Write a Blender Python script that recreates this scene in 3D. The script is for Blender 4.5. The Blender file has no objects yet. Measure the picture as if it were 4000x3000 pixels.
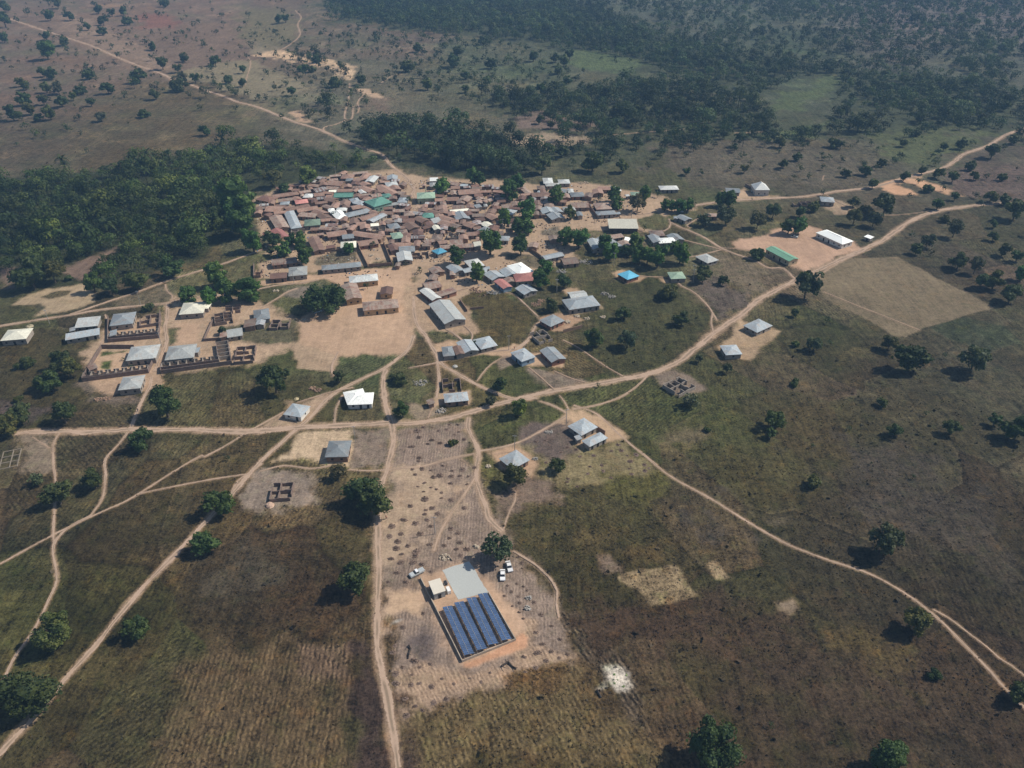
SUN, SKY, HAZE, EXPO = 4.45, .085, .000175, 0.0
TILES = {'A1':(980,660,360),'A2':(1300,660,360),'A3':(1620,660,360),'A4':(1940,660,360),'A5':(2260,660,360),
'B1':(980,880,360),'B2':(1300,880,360),'B3':(1620,880,360),'B4':(1940,880,360),'B5':(2260,880,360),
'C1':(0,750,1000),'C2':(1000,1050,600),'C3':(1600,1050,600),'C4':(2200,1050,600),'C5':(2800,650,600),'C6':(3400,650,600),
'D1':(0,1400,800),'D2':(800,1400,800),'D3':(1600,1400,800),'D4':(2400,1400,800),'D5':(3000,1050,1000),'D6':(0,1950,1000),'D7':(800,1950,1000),
'E1':(2100,1800,1000),'E2':(3000,1700,1000),'E3':(0,2250,1000),'E4':(1000,2250,1000),'E5':(2000,2250,1000),'E6':(3000,2250,1000),'E7':(2500,800,500),
'S':(1500,2100,800),'T1':(0,0,1000),'T2':(1000,0,1000),'T3':(2000,0,1000),'T4':(3000,0,1000),'G':(0,0,4000)}

# surveyed buildings: x1 y1 x2 y2 = ends of the roof's long axis, then width in metres, shape+roof(:wall), optional |label
HOUSES = '''
A1
200 680 560 745 8 hR:K
500 665 1130 575 6 gr
650 765 990 720 5 gt
700 825 930 815 5 hz
1060 800 1370 765 8 hp:K|pink hip-roofed house in the village's upper left corner
1000 735 1190 690 5 gr
1275 640 1500 645 8 hw|white hip-roofed house just behind the pink-roofed house
1190 635 1275 630 4 gt
1505 525 1785 465 7 gs
1380 480 1490 460 4 gr
1510 625 1765 600 6 gr
1810 450 2110 470 5 gt
1870 330 2220 360 8 gr
1650 372 1850 360 5 gr
1880 260 2090 245 4 gt
1870 540 2065 530 4 gc
1800 655 1985 645 4 gr
1825 710 2045 755 6 gr
1770 935 1905 885 6 gt
1925 870 2115 880 7 gr
380 955 755 975 10 gr
600 880 835 905 4 gr
800 945 1055 905 5 gr
840 995 1390 870 5 gr
1100 1005 1600 925 6 gr
1545 1005 1770 1095 7 gr
1640 1175 1875 1110 8 gr
585 1130 775 1430 7 gt
905 1010 1095 1420 7 hz:C|long pale zinc roof running away, left of the green hip-roofed house
1280 1300 1670 1270 11 hm:C|green hip-roofed house near the village's left edge
1170 1090 1590 1120 6 gt
1190 1375 1292 1370 4 gr
1435 1445 1690 1440 4 gr
590 1450 810 1650 7 gp:K|long pink-roofed hall beside trees at the village's left edge
290 1565 375 1550 3 gp
960 1480 1295 1455 4 uC
1850 990 2010 975 5 hw
1820 1585 2290 1520 7 gr
1580 1575 1755 1555 3 gt
A2
205 180 505 180 8 hr
480 112 840 70 4 gt
310 262 490 258 5 hz
440 345 650 345 6 gR
475 295 745 210 5 gr
715 235 825 115 5 gr
680 392 880 340 6 gr
870 320 1000 180 6 gZ
975 170 1180 165 4 gt
1160 235 1290 225 6 gr
1300 215 1560 205 8 gz
1265 380 1555 350 8 hZ
1380 475 1610 440 9 gr
1150 425 1510 620 7 gr
1000 555 1195 540 5 gr
1545 568 1740 592 5 gt
910 655 1150 610 6 gt
630 560 780 535 6 gZ
700 625 905 610 4 gt
500 645 695 640 5 gr
38 630 492 622 9 gG:T|long teal-roofed hall in the upper left village
110 520 485 512 5 gr
260 412 462 408 5 gr
470 440 705 430 4 gt
480 505 605 520 5 gr
710 450 965 540 6 gr
430 775 640 740 8 hz
565 785 780 845 6 hz
155 830 425 825 7 gr
245 742 372 742 3 gt
-40 890 155 895 7 gr
245 925 425 890 5 gr
440 940 690 895 6 gr
715 722 920 742 6 gr
700 805 830 815 5 gR
860 850 1300 730 14 hG:T|big green-roofed mosque with several joined hips in the village
1190 650 1420 625 8 hG:T|small green hip roof adjoining the back of the big mosque
1350 700 1545 690 6 gt|orange tan roof tucked behind the green mosque's right end
1170 890 1620 825 4 sZ:K|long low striped porch roof along the green mosque's front
1570 745 1805 750 8 hz
1720 930 1850 955 5 gR
1705 1070 1965 1060 7 ht
700 905 935 985 4 gr
880 1070 1065 1020 5 gr
640 1215 1060 1085 6 gr
885 1260 1230 1085 5 gz
400 1265 645 1250 8 gr
220 1385 400 1365 6 gt
555 1325 800 1305 5 gr
380 1405 545 1420 7 gr
650 1400 900 1380 6 gr
905 1345 1105 1330 4 gc
1130 1310 1275 1305 5 gr
940 1440 1275 1415 6 uC
1280 1300 1460 1240 5 gt
1415 1165 1595 1150 5 gt
1455 1245 1665 1240 6 gs
1335 1395 1595 1350 9 hz
1615 1155 1815 1145 4 gR
1680 1240 1975 1235 6 gR
1610 1405 1830 1395 4 gr
1800 1310 1975 1440 7 gr
1915 1535 2175 1520 7 gR
1405 1615 1680 1580 8 hm
1600 1520 1795 1500 6 ht
1685 1610 1885 1595 6 gR
500 1540 1215 1645 6 gr
1100 1550 1245 1540 5 gr
800 1465 930 1462 3 gt
520 1525 622 1530 3 gz
220 1635 505 1605 6 gz
50 1000 245 1190 8 hw|white-roofed villa wing sloping down beside a tree
85 970 345 965 6 hw|white-roofed back wing of the U-shaped villa
300 1120 880 985 8 hz:K|long silver roof over cream walls right of the white villa
A3
360 262 562 255 5 sw
355 378 515 372 7 hZ
50 645 490 628 12 hm:N|pale green mosque with a row of arched windows and a roof spire
170 392 272 388 3 gt
1035 565 1570 530 10 gr
855 575 1025 565 9 gt
865 330 1090 385 5 gt
1090 385 1280 392 4 gz
865 445 1090 445 5 gr
480 745 695 735 5 gr
765 725 1065 718 6 gr
1080 705 1335 735 8 gt
1470 790 1625 785 5 gt
1000 795 1205 790 6 gt
610 840 760 830 7 ht
175 890 315 890 5 gr
565 935 785 930 6 gr
440 945 570 955 5 gr
895 925 1205 905 6 gt
845 1015 1300 965 4 gc
575 1035 805 1030 6 gr
75 995 305 985 6 gr
185 1115 465 1110 9 hG:M|small teal hip roof among rust roofs right of the mosque
330 1010 660 1095 6 gr
480 1125 695 1110 6 gr
795 1085 1005 1075 6 gr
1070 1045 1170 1215 8 gz
1200 1035 1340 1130 6 gR
1235 905 1425 895 6 gr
1445 905 1585 885 5 sz
1655 872 1745 868 4 hZ
1375 1115 1735 1105 5 gt
1445 1225 1675 1195 5 gR
1735 1010 1945 1030 6 gr
1875 945 2065 930 5 gR
1865 845 2005 860 6 gt
1755 1090 1960 1205 6 gr
55 1165 275 1265 6 gr
265 1325 455 1305 6 gR
415 1255 615 1225 7 sZ
635 1155 885 1235 6 gr
630 1265 890 1345 7 gr
890 1340 1080 1395 5 gt
1085 1275 1225 1278 6 gr
1230 1305 1455 1385 6 gr
1405 1305 1605 1285 6 gs
1395 1425 1585 1400 4 gt
1635 1365 1845 1305 6 gc
1585 1425 1805 1490 7 hz
1755 1415 2015 1435 7 gR
430 1420 600 1395 6 gc
600 1412 795 1408 6 gs
-20 1530 205 1525 8 gR
405 1645 660 1650 8 ht
1245 1570 1505 1550 5 gr
1480 1535 1645 1525 5 gR
620 1522 732 1518 4 gt
1885 1555 2125 1540 5 gt
790 1580 1060 1590 7 uC
1950 1288 2045 1285 5 gt
B3
1060 295 1285 285 6 gr
835 405 1165 395 6 gt
600 525 1400 480 6 gt:B|longest low rust roof facing the open street, brick walled
1415 462 1590 452 6 sc
510 575 670 665 7 hb:C|pale sky blue hip roof on the street edge of the village
1480 335 1562 330 5 gr
1345 825 1515 1000 9 hZ
870 965 1085 1120 6 gz
1235 1030 1340 1115 6 gz
1590 1085 1742 1088 5 gz
1690 1032 1802 1028 3 sz
455 1020 590 1150 6 gt
840 1148 982 1145 5 gt
1800 1130 2020 1280 9 gz
215 1475 600 1400 9 gt
330 1250 545 1265 6 gt
B4
410 930 720 1150 10 hw|white hip-roofed house behind the red-roofed villa
200 1050 385 1210 7 gz
420 1260 930 1225 11 hp:K|biggest red hip-roofed villa beside two mango trees
40 1315 275 1505 6 gp:U|narrow red-roofed house with pale blue walls
595 1465 830 1625 9 gz
205 1335 430 1300 5 gt
1110 785 1580 685 5 gz
1560 875 1935 835 9 gt
1345 255 1385 365 5 gt
780 470 1000 490 6 gt
-20 185 165 170 4 gt
20 305 305 320 6 hz
A4
1170 385 1515 370 6 hZ|silver front wing of the U-shaped house at the village's top edge
1215 215 1245 350 6 hZ
1475 305 1755 300 9 hZ
965 445 1160 440 6 ht
645 475 795 605 4 gt
830 625 1262 605 7 gr:B
1045 535 1185 530 6 gr
980 545 1052 550 3 gz
885 825 1105 825 7 gr
1145 890 1385 880 8 ht
905 935 1095 935 7 gt
890 1065 1025 1065 6 gt
1185 940 1275 1070 8 gz
1365 940 1495 1055 6 gz
1345 1070 1490 1205 8 gz
1050 1085 1162 1080 4 gt
1480 500 1705 540 6 gz
1705 525 1845 525 7 hZ
1765 620 2095 608 9 hz:B
1585 650 1755 645 7 gt:B
1765 875 2205 865 8 gt
1590 965 1885 950 6 hZ
1915 1085 2055 1078 6 gz
350 845 560 835 7 gt
580 800 692 800 5 gt
115 905 375 890 6 gt
160 1000 440 1050 7 hz
330 1245 535 1258 6 gR
300 1382 402 1380 6 gt
A5
458 465 765 462 6 gr
758 460 900 458 6 hz
340 550 590 545 7 gr
145 620 345 640 7 gt
925 512 1025 512 3 sw
1245 598 1570 600 6 hm
385 900 765 885 12 ht|big grey hip-roofed house inside the walled compound by trees
420 1070 895 1040 7 hz:C|long grey front wing of the walled compound
710 1335 1415 1340 13 sc:O|wide cream-roofed open shed standing alone
915 1065 1002 1062 3 sz
1935 455 2385 448 7 hw
1140 640 1212 638 3 sw
E7
165 495 415 490 9 ht
215 525 320 655 7 gz
300 625 620 605 8 hw
545 515 680 620 8 gz
680 190 845 265 7 gz
580 220 655 225 4 gz
1170 175 1335 180 6 gt
1050 870 1265 985 9 hZ|pale grey hip-roofed house alone in the grass
500 1225 765 1215 9 hm
B5
560 280 950 545 7 gz
325 335 475 575 6 gz
715 305 1065 245 4 st
1100 345 1245 360 6 sw
985 460 1255 435 7 gt
1072 1125 1320 1265 9 hb:B|bright blue hip-roofed house on bare earth
C5
120 340 330 350 9 gz
520 300 735 300 12 hw:W|tall white house with steep pale roof and broken annex wall
1490 470 1690 485 10 hz
770 1172 1115 1352 8 gE:K|long green-roofed school block with a row of windows
1505 932 1890 1102 10 hw:W|long white-roofed school block at the yard's far side
2145 1000 2240 1035 4 sw
1205 525 1385 525 8 uB
1100 530 1172 530 4 uB
C2
1340 158 1755 118 9 hZ:J|pale streaked school roof, rearmost around the dusty court
1335 225 1415 445 9 gt:J|tan-roofed school block set end-on left of the court
1790 322 1972 318 9 gR:J|small dark red-brown block right of the court
1535 545 2050 495 10 ht:J|long tan-roofed school with six windows facing the playing field
70 585 92 735 8 hz
0 780 130 775 5 gz
205 785 330 785 8 uR
355 775 480 770 8 uR
B2
-270 1025 680 935 7 hz:C|very long pale blue-zinc hall beside the grassy plot
185 480 565 455 10 hc:C|cream yellow hip roof partly hidden by a round tree
600 450 1075 380 7 gr:B
1695 650 1745 865 9 gZ
1775 500 1785 640 8 gz
1425 465 1505 615 5 gR
1650 345 1865 340 8 gr
1340 400 1480 395 5 gr
1480 468 1885 452 5 gr
1500 940 1620 945 4 gt
1905 700 2100 690 5 uR
2130 690 2300 680 6 uR
B1
905 1120 1355 1080 12 hZ|large pale grey hip roof with a lamp pole in front
500 895 1110 830 7 gt
460 1240 870 1205 5 sR
1490 290 1650 620 6 gr
1800 530 2025 500 4 gR
90 1115 260 1110 8 uM
C1
1565 1010 1775 995 13 hc:C|large cream hip-roofed villa with a side wing at left
1765 985 1815 985 6 hc:C|small cream side wing joined to the cream villa
35 1240 258 1222 11 hc:C|cream star-shaped roof of the house farthest left
660 1140 862 1120 9 sZ
567 1258 862 1208 6 sz
600 1192 652 1182 4 sz
962 1108 1164 1085 13 hz
948 1225 1010 1215 6 sz
1110 1400 1368 1375 13 hZ
1440 1395 1690 1370 13 hZ
1680 1370 1722 1368 5 sz
1960 1232 2098 1210 7 sZ
1898 1240 1962 1232 5 st
2108 1140 2212 1130 8 st
1205 1110 1385 1085 10 uR
1850 1090 2005 1065 11 uR
1940 1005 2075 990 7 uR
2030 1400 2200 1385 14 uR
C3
205 295 395 440 6 gw:B
405 380 655 300 5 st:B
425 480 660 765 12 gZ:C|big long grey-roofed hall set end-on below the village
470 1195 640 1180 9 hz:C
640 1185 770 1165 8 gr:C
780 1040 890 1200 8 gz:C
1030 995 1150 1135 9 hz:C
1530 1275 1735 1205 10 hz:U
1975 1150 2150 1325 8 gz:B
1945 790 2150 700 9 hz:B
1795 985 1995 930 10 uC
C4
85 395 330 365 9 gZ:C
30 520 480 455 12 hz:C|main wing of the grey courtyard house with broad front roof
D1
1300 275 1545 250 11 hZ|striped grey hip-roofed house below the brick compound walls
950 110 1045 80 5 st
D2
897 545 1092 578 8.6 hz:W|pale zinc house on the verge between two dirt roads
1560 440 1820 430 9 hw:W|white L-shaped roof house in the green triangle
1600 345 1650 480 9 hw:W|white left wing of the L-shaped house
1318 980 1568 975 10.5 hz:M|square blue-grey hip-roofed house on the pale field
712 1425 942 1412 9 uR|roofless four-room brick shell on the pale cleared plot
D3
352 275 552 262 9 uR|roofless dark brick shell above the long zinc roof
372 432 632 408 7 hz:M|low long zinc roof below the roofless brick shell
190 478 262 462 4 st
1780 785 1958 692 8.5 hz:C|larger zinc roof of the pair at the farm crossroads
1900 925 2100 828 5 hz:C|narrow zinc roof in front of its larger twin at the crossroads
1035 1142 1225 1042 8.5 hz:M|blue-grey hip-roofed house with a round tree in front
1790 865 1850 850 3 sz
D4
610 335 790 245 10 uC|charred roofless shell beside the curving main road
D1
10 1110 215 1070 12 fC|low pale foundation outline at the left edge of the photo
G
1620 711 1654 696 9 hz|zinc hip-roofed house farther back of two on the right roadside
1561 757 1597 755 9 hz|light blue zinc house nearer of two on the right roadside
'''
# crowns: x y r[kind]   m mango, d dark savanna, s sparse grey, b bush, p palm, l broad low
TREES = '''
T1
230 105 32 310 125 22 365 115 22 425 135 42 595 135 35 705 183 28 690 245 28 758 228 33 880 265 35 860 360 28 968 395 25 1030 470 30 1100 275 26 1185 165 26 1095 175 38 1257 138 25 1345 105 18 1385 122 20 1060 100 35 1080 65 28 958 97 35 920 140 28 885 175 35 845 80 38 815 30 30 1255 350 30 1318 395 35 1318 495 30 1395 535 52 1585 495 36 1528 580 38 1535 380 25 1525 285 18 1577 280 32 1680 210 28 1710 190 22 1607 140 18 1863 272 25 1925 205 22 1910 135 28 2122 205 25 2143 130 28 1752 362 24 1950 452 26 1855 525 38 1825 590 28 2130 475 20 2165 378 28 2095 592 33 1968 680 38 2090 715 36 2140 805 30 1680 665 42 1740 660 30 1565 670 45s 1165 580 22 1195 655 52 760 635 45 395 310 35 155 360 25 395 430 58m 545 350 40 580 430 32 370 625 40 440 635 42 165 700 40 215 740 38 395 760 45 500 770 40s 690 775 42 625 825 35 205 855 55 365 850 45 525 870 48 255 945 50 100 975 58 330 1010 35 425 985 55 780 870 38 925 760 45 1070 815 30 1355 725 25 1340 820 42 1405 775 20 675 1015 30 870 1010 40s 210 1085 32 1240 985 50b 1765 1130 38 1550 750 75b 30 170 60 130 160 30 30 330 40 490 20 40 410 20 30 30 55 40 1420 20 35 1450 1310 50p 1250 1335 30p 1320 1365 28p
T2
190 170 35 250 150 35 20 210 25 165 275 32 222 335 22 505 210 26 425 268 20 590 265 24 550 290 28 638 345 20 715 330 24 757 295 20 808 290 20 810 235 22 882 235 30 957 250 18 808 150 18 640 105 28 825 365 22 805 400 22 745 440 25 855 485 18 1023 365 22 1173 382 22 1098 447 14 1070 492 16 1058 195 16 1357 210 22 1270 270 22 1282 320 25 1450 310 28 1490 230 30 1395 410 35 1470 450 22 1257 440 20 1390 475 25 1290 500 32 1305 565 50 1180 575 30 1385 555 28 1425 530 22 1400 610 24 1480 630 20 1518 545 18 1545 485 25 1560 435 22 1600 568 22 1580 630 22 1615 668 22 1700 525 52 1640 315 30 1685 375 30 1740 345 32 1615 405 32 1740 435 40 1807 565 20 1810 645 35 1885 640 25 1690 690 32 1750 685 32 1680 195 28 1570 180 28 1885 355 28 1965 345 38 2025 355 25 2110 360 25 2060 430 20 2030 545 45 2190 385 28 1995 700 38 2040 670 30 2095 785 35 2055 835 20 2005 320 20 1285 690 28 1350 690 28 1360 745 20 1145 645 25 1195 685 20 1040 675 32 1260 780 28 1480 730 50 1810 760 35 1870 820 30 1920 870 22 910 690 45 105 630 26 175 755 30 250 720 26 305 780 38 475 710 28 345 680 20 605 830 42 680 720 55b 15 840 25 225 1000 32 520 515 45b 400 590 45b 490 600 45b 390 370 30
T3
65 395 25 130 400 30 185 490 40 245 455 28 375 495 38 450 530 45 500 460 40 395 600 38 460 590 25 155 650 15 205 680 28 100 700 20 190 790 28 250 770 40 370 740 35 415 805 28 475 690 35 557 790 22 557 670 25 680 770 35 600 725 22 815 810 55 770 505 16 895 530 22 900 490 25 1020 520 20 235 1035 38 335 1070 35 470 1070 20 1500 1330 28 1510 1470 36 1635 1490 28 1900 1440 32 2010 1450 38 2065 1410 25 2178 1435 22 1990 1335 30 910 970 55 1000 930 45 1100 940 50 430 1310 45 960 1440 55 1180 1430 30 700 1390 80 260 1420 70
T4
575 1250 60b 258 1350 35 465 1338 26 95 1300 22 135 1415 36 280 1450 32 475 1440 28 358 1520 28 222 1530 22 675 1495 36 820 1410 28 850 1470 45 935 1445 25 985 1405 35 910 1570 40 950 1280 25 1172 1235 35 770 1225 18 1525 1260 35 1423 1340 25 1680 1240 42 1945 1310 58 2130 1205 35 2040 1270 30 1755 1430 40 1290 1140 35 1450 1110 30 1395 1080 20 1345 1250 15 860 1060 60s 2045 920 40 2040 1030 28 1850 1020 40s 1275 150 38 1047 110 25 105 1230 40 280 1220 25
C5
1400 570 80 1205 660 75 820 640 100s 590 800 115s 1050 850 105 1190 880 75m 590 1265 110l 1975 510 75 1985 740 100 2150 640 90 1535 375 42 140 710 140s 60 500 70m 185 490 75m 1105 150 40 1340 135 45 500 480 20b 90 1610 60
C6
495 140 75 750 60 60 990 100 65 1200 140 75 1505 135 55 1690 140 50 1905 150 55 40 250 70 850 330 90b 220 560 150 570 430 40 985 520 85 1225 420 60 1525 410 50 1740 440 75 1940 480 75 1605 540 50 2100 640 140 700 225 50b 1050 340 45b 1080 760 70b 1220 900 110s 1790 840 55 1775 1010 60 830 1080 100s 665 1200 80 1290 1350 120 1520 1440 100s 1920 1210 90 2130 1270 90 60 760 110s 590 1010 45b 2180 1560 70m
D5
340 150 110s 230 385 35 510 450 30b 230 650 40b 405 650 60s 540 650 25b 1050 650 62 1245 760 115 1520 765 25b 1790 780 115s 990 1155 38 1090 1400 58 1590 1370 65 1970 1300 55 2160 1400 100 380 1540 22b 235 980 40b 700 1385 25b 1360 1260 25b 1850 110 60 1960 110 75 2110 210 75
D4
1720 660 105 1700 800 60 2150 1330 70 1960 645 22b 1220 110 50s 820 470 70s 2150 950 20b 1950 280 45b 1000 770 45b
C4
1710 730 100 860 640 90 440 1000 125 930 1020 130s 2020 90 100 30 180 80 1500 350 150b 1960 1290 60s
C3
2040 520 85 960 1080 55b 130 30 45
B4
1650 300 170m 1980 300 190m 580 480 170m 1150 1070 140m 1060 1350 150m 1600 1330 160
A4
290 560 180m 480 340 130m 1430 670 165m 720 960 170m 800 870 90m 190 1220 130m 540 1430 130m 720 1230 100m 760 1400 120m 1780 1080 150 1200 470 50p
B3
1810 400 230m 1020 750 175m 1480 1150 150m
A3
650 430 130m 1370 200 130m 1560 260 110m 890 1420 80 1780 870 70b
A2
1850 790 90b 30 1090 70
B2
390 570 100m 970 500 85b 1740 900 70 2100 1090 90 820 1430 90
A1
550 250 200 800 460 130 1380 200 150m 1600 370 60b
B1
110 360 150m 500 320 200 760 600 140m 950 380 100m 1170 400 130m 1290 700 190m 470 600 100
C2
1000 430 250l
A5
870 640 120m 930 850 110m 1420 840 190s 1590 620 120m 1910 590 80m 2130 830 110 1580 1390 75 490 720 70b 370 780 50
B5
650 470 140m 770 680 150m 1380 450 140m 1180 600 140 1460 740 160m 1660 760 130m 1910 780 180m 2080 480 80m 1700 480 60m
E7
590 740 70m 700 880 110m 1110 270 105s 1100 1150 110 1440 1300 80 430 30 70m 560 30 70m 700 40 75m 830 20 75m 920 30 60m
C1
2060 110 120m 1990 180 80m 2060 270 90m 1870 210 90 2180 430 70m 800 800 60m 1880 740 75m 1960 870 75m 1800 920 60m 1620 900 60m 2150 870 80m 1280 1000 55b 260 720 130 450 700 90 1170 760 80 960 820 70 1490 640 90 1640 320 60 600 745 40b 850 670 55b 210 1480 75b 515 1450 80 590 1535 80 400 1640 80 1910 1200 38 1140 1520 25b 1060 1450 15b
D1
1770 490 175 1510 870 115 1000 1300 110 390 1320 65s 610 1460 120 680 610 110 560 270 110 200 590 110 70 730 120 200 440 50b
D2
750 250 140 870 160 50 1450 190 70 2080 220 100b 2130 560 80 130 1560 140 1690 1420 140 1850 1530 160 1440 1230 80s 240 1090 35b
D3
980 280 70 1180 540 75m 470 910 55b 870 460 50s 1130 1290 120 1590 1150 80 2040 290 28
D6
470 1120 155 1170 1110 95 1770 370 95
E3
240 1020 185
D7
1310 700 135
S
1230 140 150s
E2
1020 920 125s 890 240 18 1250 370 28b
E5
1770 1430 190
E6
1300 410 110 1440 850 60b 2190 1010 90 1080 1560 170 535 1445 20b 20 1300 30b
'''
# roads: name width_m (tile of first) then points; tile can be switched inline
ROADS = '''
path 1.2 E6 1430 290 1560 360 1730 490 1900 620 2000 710 2100 770 2230 870
road 4 G -40 1675 0 1625 60 1560 112 1500 205 1395 290 1290 380 1195 450 1120 500 1070 560 1000 620 945 665 905 715 855 775 822 830 795 868 768 885 748 893 725
road 5.5 G 35 935 80 932 200 932 300 928 440 929 540 932 600 927 700 920 830 915 920 912 1000 895 1080 872 1170 850 1250 835 1330 822 1410 805 1470 778 1540 722 1600 680 1650 640 1722 605 1770 582 1850 545 1905 520 1960 482 2010 460 2080 447 2150 440 2240 437
road 4.5 G 862 1690 850 1600 838 1520 822 1440 815 1370 815 1250 817 1160 822 1060 838 1010 850 950 845 910 832 870 828 820 835 798
road 1.7 G 1240 875 1290 895 1345 945 1400 990 1450 1030 1540 1080 1620 1130 1700 1175 1790 1210 1880 1240 1960 1285 2030 1340 2080 1390 2130 1440 2175 1490 2220 1535
path 2.2 G 1238 884 1290 875 1340 858 1375 835 1400 810
road 4 G 893 640 897 690 925 735 945 770 960 790 1010 820 1060 845 1110 862 1160 860
path 3 G 945 780 948 820 942 860
road 3 G 960 778 1030 765 1080 757 1110 755 1140 735 1160 700 1180 690
path 2.5 D3 1400 460 1550 510 1700 590
path 1.5 D3 1620 400 1680 480 1720 560
road 4 D3 640 640 630 750 690 880 740 1000 720 1250 740 1380 820 1600 870 1740 1000 1870
path 2.5 D3 760 1000 1000 960 1200 900 1350 820 1520 730 1700 620
path 2 D3 710 1290 600 1460 460 1659 330 1880 260 2080
path 2 D2 1560 1200 1800 1215 2212 1182 2412 1150 2612 1090 2912 1030
path 1.4 D3 1145 1440 1140 1530 1080 1650 1010 1850
path 1.8 D2 600 1220 850 1160 1150 1190 1350 1160
path 1.8 D2 280 1480 360 1320 480 1240 620 1140
path 1.8 D6 0 560 400 340 600 240 900 100 1130 -5 1520 -250 1740 -375 D2 0 1060 250 930 450 800 560 740 850 580
path 1.6 D1 1520 1460 1700 1420 2212 1320 2660 1250
road 3 D1 1640 200 1620 300 1560 400 1490 560 1420 740
path 2.2 D1 1380 800 1290 920 1160 1060 1130 1150 1140 1260 1110 1500 1010 1659 980 1700 D6 600 240 480 360 460 450 490 650 480 750 400 920 360 1010 250 1200 150 1330 60 1500 -10 1660
path 2 D1 640 810 580 930 580 1150 600 1340 D6 470 100 460 300 470 400
path 1 D1 540 970 350 850
road 4 C1 -20 1163 300 1110 600 1065 850 1020 1200 985 1440 960 1560 930 1900 890 2212 850
road 3.2 C1 600 1062 900 960 1200 860 1500 750 1900 630 2150 540 2260 500
path 2.2 C1 1430 800 1440 850 1490 900 1480 940
road 4 C1 1440 960 1450 1060 1430 1200 1440 1300 1400 1400 1340 1550
path 1.5 C1 910 1060 930 1150 900 1270 800 1450 760 1560
path 2.5 C2 0 600 100 550 350 400 440 340 600 280
path 2.5 C2 0 300 300 240 600 210 900 160
road 5 T1 90 165 400 270 650 350 800 400 1000 490 1200 570 1400 640 1490 690 1560 700 1800 790 1900 820 2050 880 2212 920 T2 200 1000 350 1060 520 1110 640 1160 760 1220 950 1290 1080 1330 1150 1410 1230 1480 1300 1540 1370 1640 A2 1920 600 2050 850 2000 990
path 2 T1 2140 490 2165 550 2130 680 2120 740
path 3 T2 810 720 800 850 765 1000 790 1040 830 1020 840 915
path 2.5 T2 960 780 880 880 890 930 880 975
path 3 T2 770 1040 690 1075 590 1100 590 1140
path 3 T2 340 90 390 150 360 210 380 300 300 380 200 440
path 2 T2 1250 640 1160 665 1080 720
path 2.4 T3 800 1170 1000 1155 1200 1140 1450 1120 1700 1090
path 3 T3 1930 1150 2170 1140
road 5 T4 2230 1105 2050 1170 1900 1260 1700 1330 1540 1440 1300 1510 1150 1550 900 1620 600 1655 C5 1500 400 1200 440 800 460 270 490 0 520 G 1440 452
path 2.2 E7 0 170 200 140 400 120 650 130
path 2 E7 500 250 525 320 500 400 400 460
road 3 E7 520 300 700 390 900 470 1150 590 1400 750 1700 870 1990 970 2212 1090 D5 130 0 230 90 260 115
path 2.4 E7 720 600 1000 670 1380 765
path 2 E7 830 905 1000 880 1400 780
path 2 E7 860 400 810 360 900 300 1000 240
path 1.5 E7 1400 745 1800 765 2000 810
path 2.2 C4 1080 110 1500 130 1650 200 1700 250 1880 340 2050 500 2150 640 2212 740
path 2 C4 2150 640 2130 780 2160 900
path 2 C3 1300 330 1500 370 1650 500 1850 690
path 1.4 C4 0 1030 200 1130 600 1400 860 1550
path 2 S 1400 150 1600 270 1780 430 1870 580 1860 700 1890 870
path 1.4 C6 130 705 250 705 500 690 760 660
path 1.2 D5 480 200 800 330 1310 530
path 2.6 C3 520 870 700 980 800 1080
path 1.4 C3 780 820 900 940 880 1060
path 2 C3 0 1430 200 1395 380 1360
path 1.5 C3 970 1620 1150 1400 1380 1250
path 2 D2 1400 700 1420 540 1490 400
path 1.8 D2 1600 320 1350 370 1000 480
path 1.4 C3 450 430 600 350 850 280
path 3 C2 1180 1200 1100 1400 1110 1540
path 1.2 D3 200 650 240 550 280 500
path 2 C5 1580 420 1800 540 2080 650
path 1.6 C5 1430 1600 1800 1370 2212 1200
path 1.2 T4 470 1560 480 1520
path 1.4 D3 1290 100 1420 210 1560 340
path 1.2 D3 1560 140 1750 220 1900 262
'''
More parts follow.
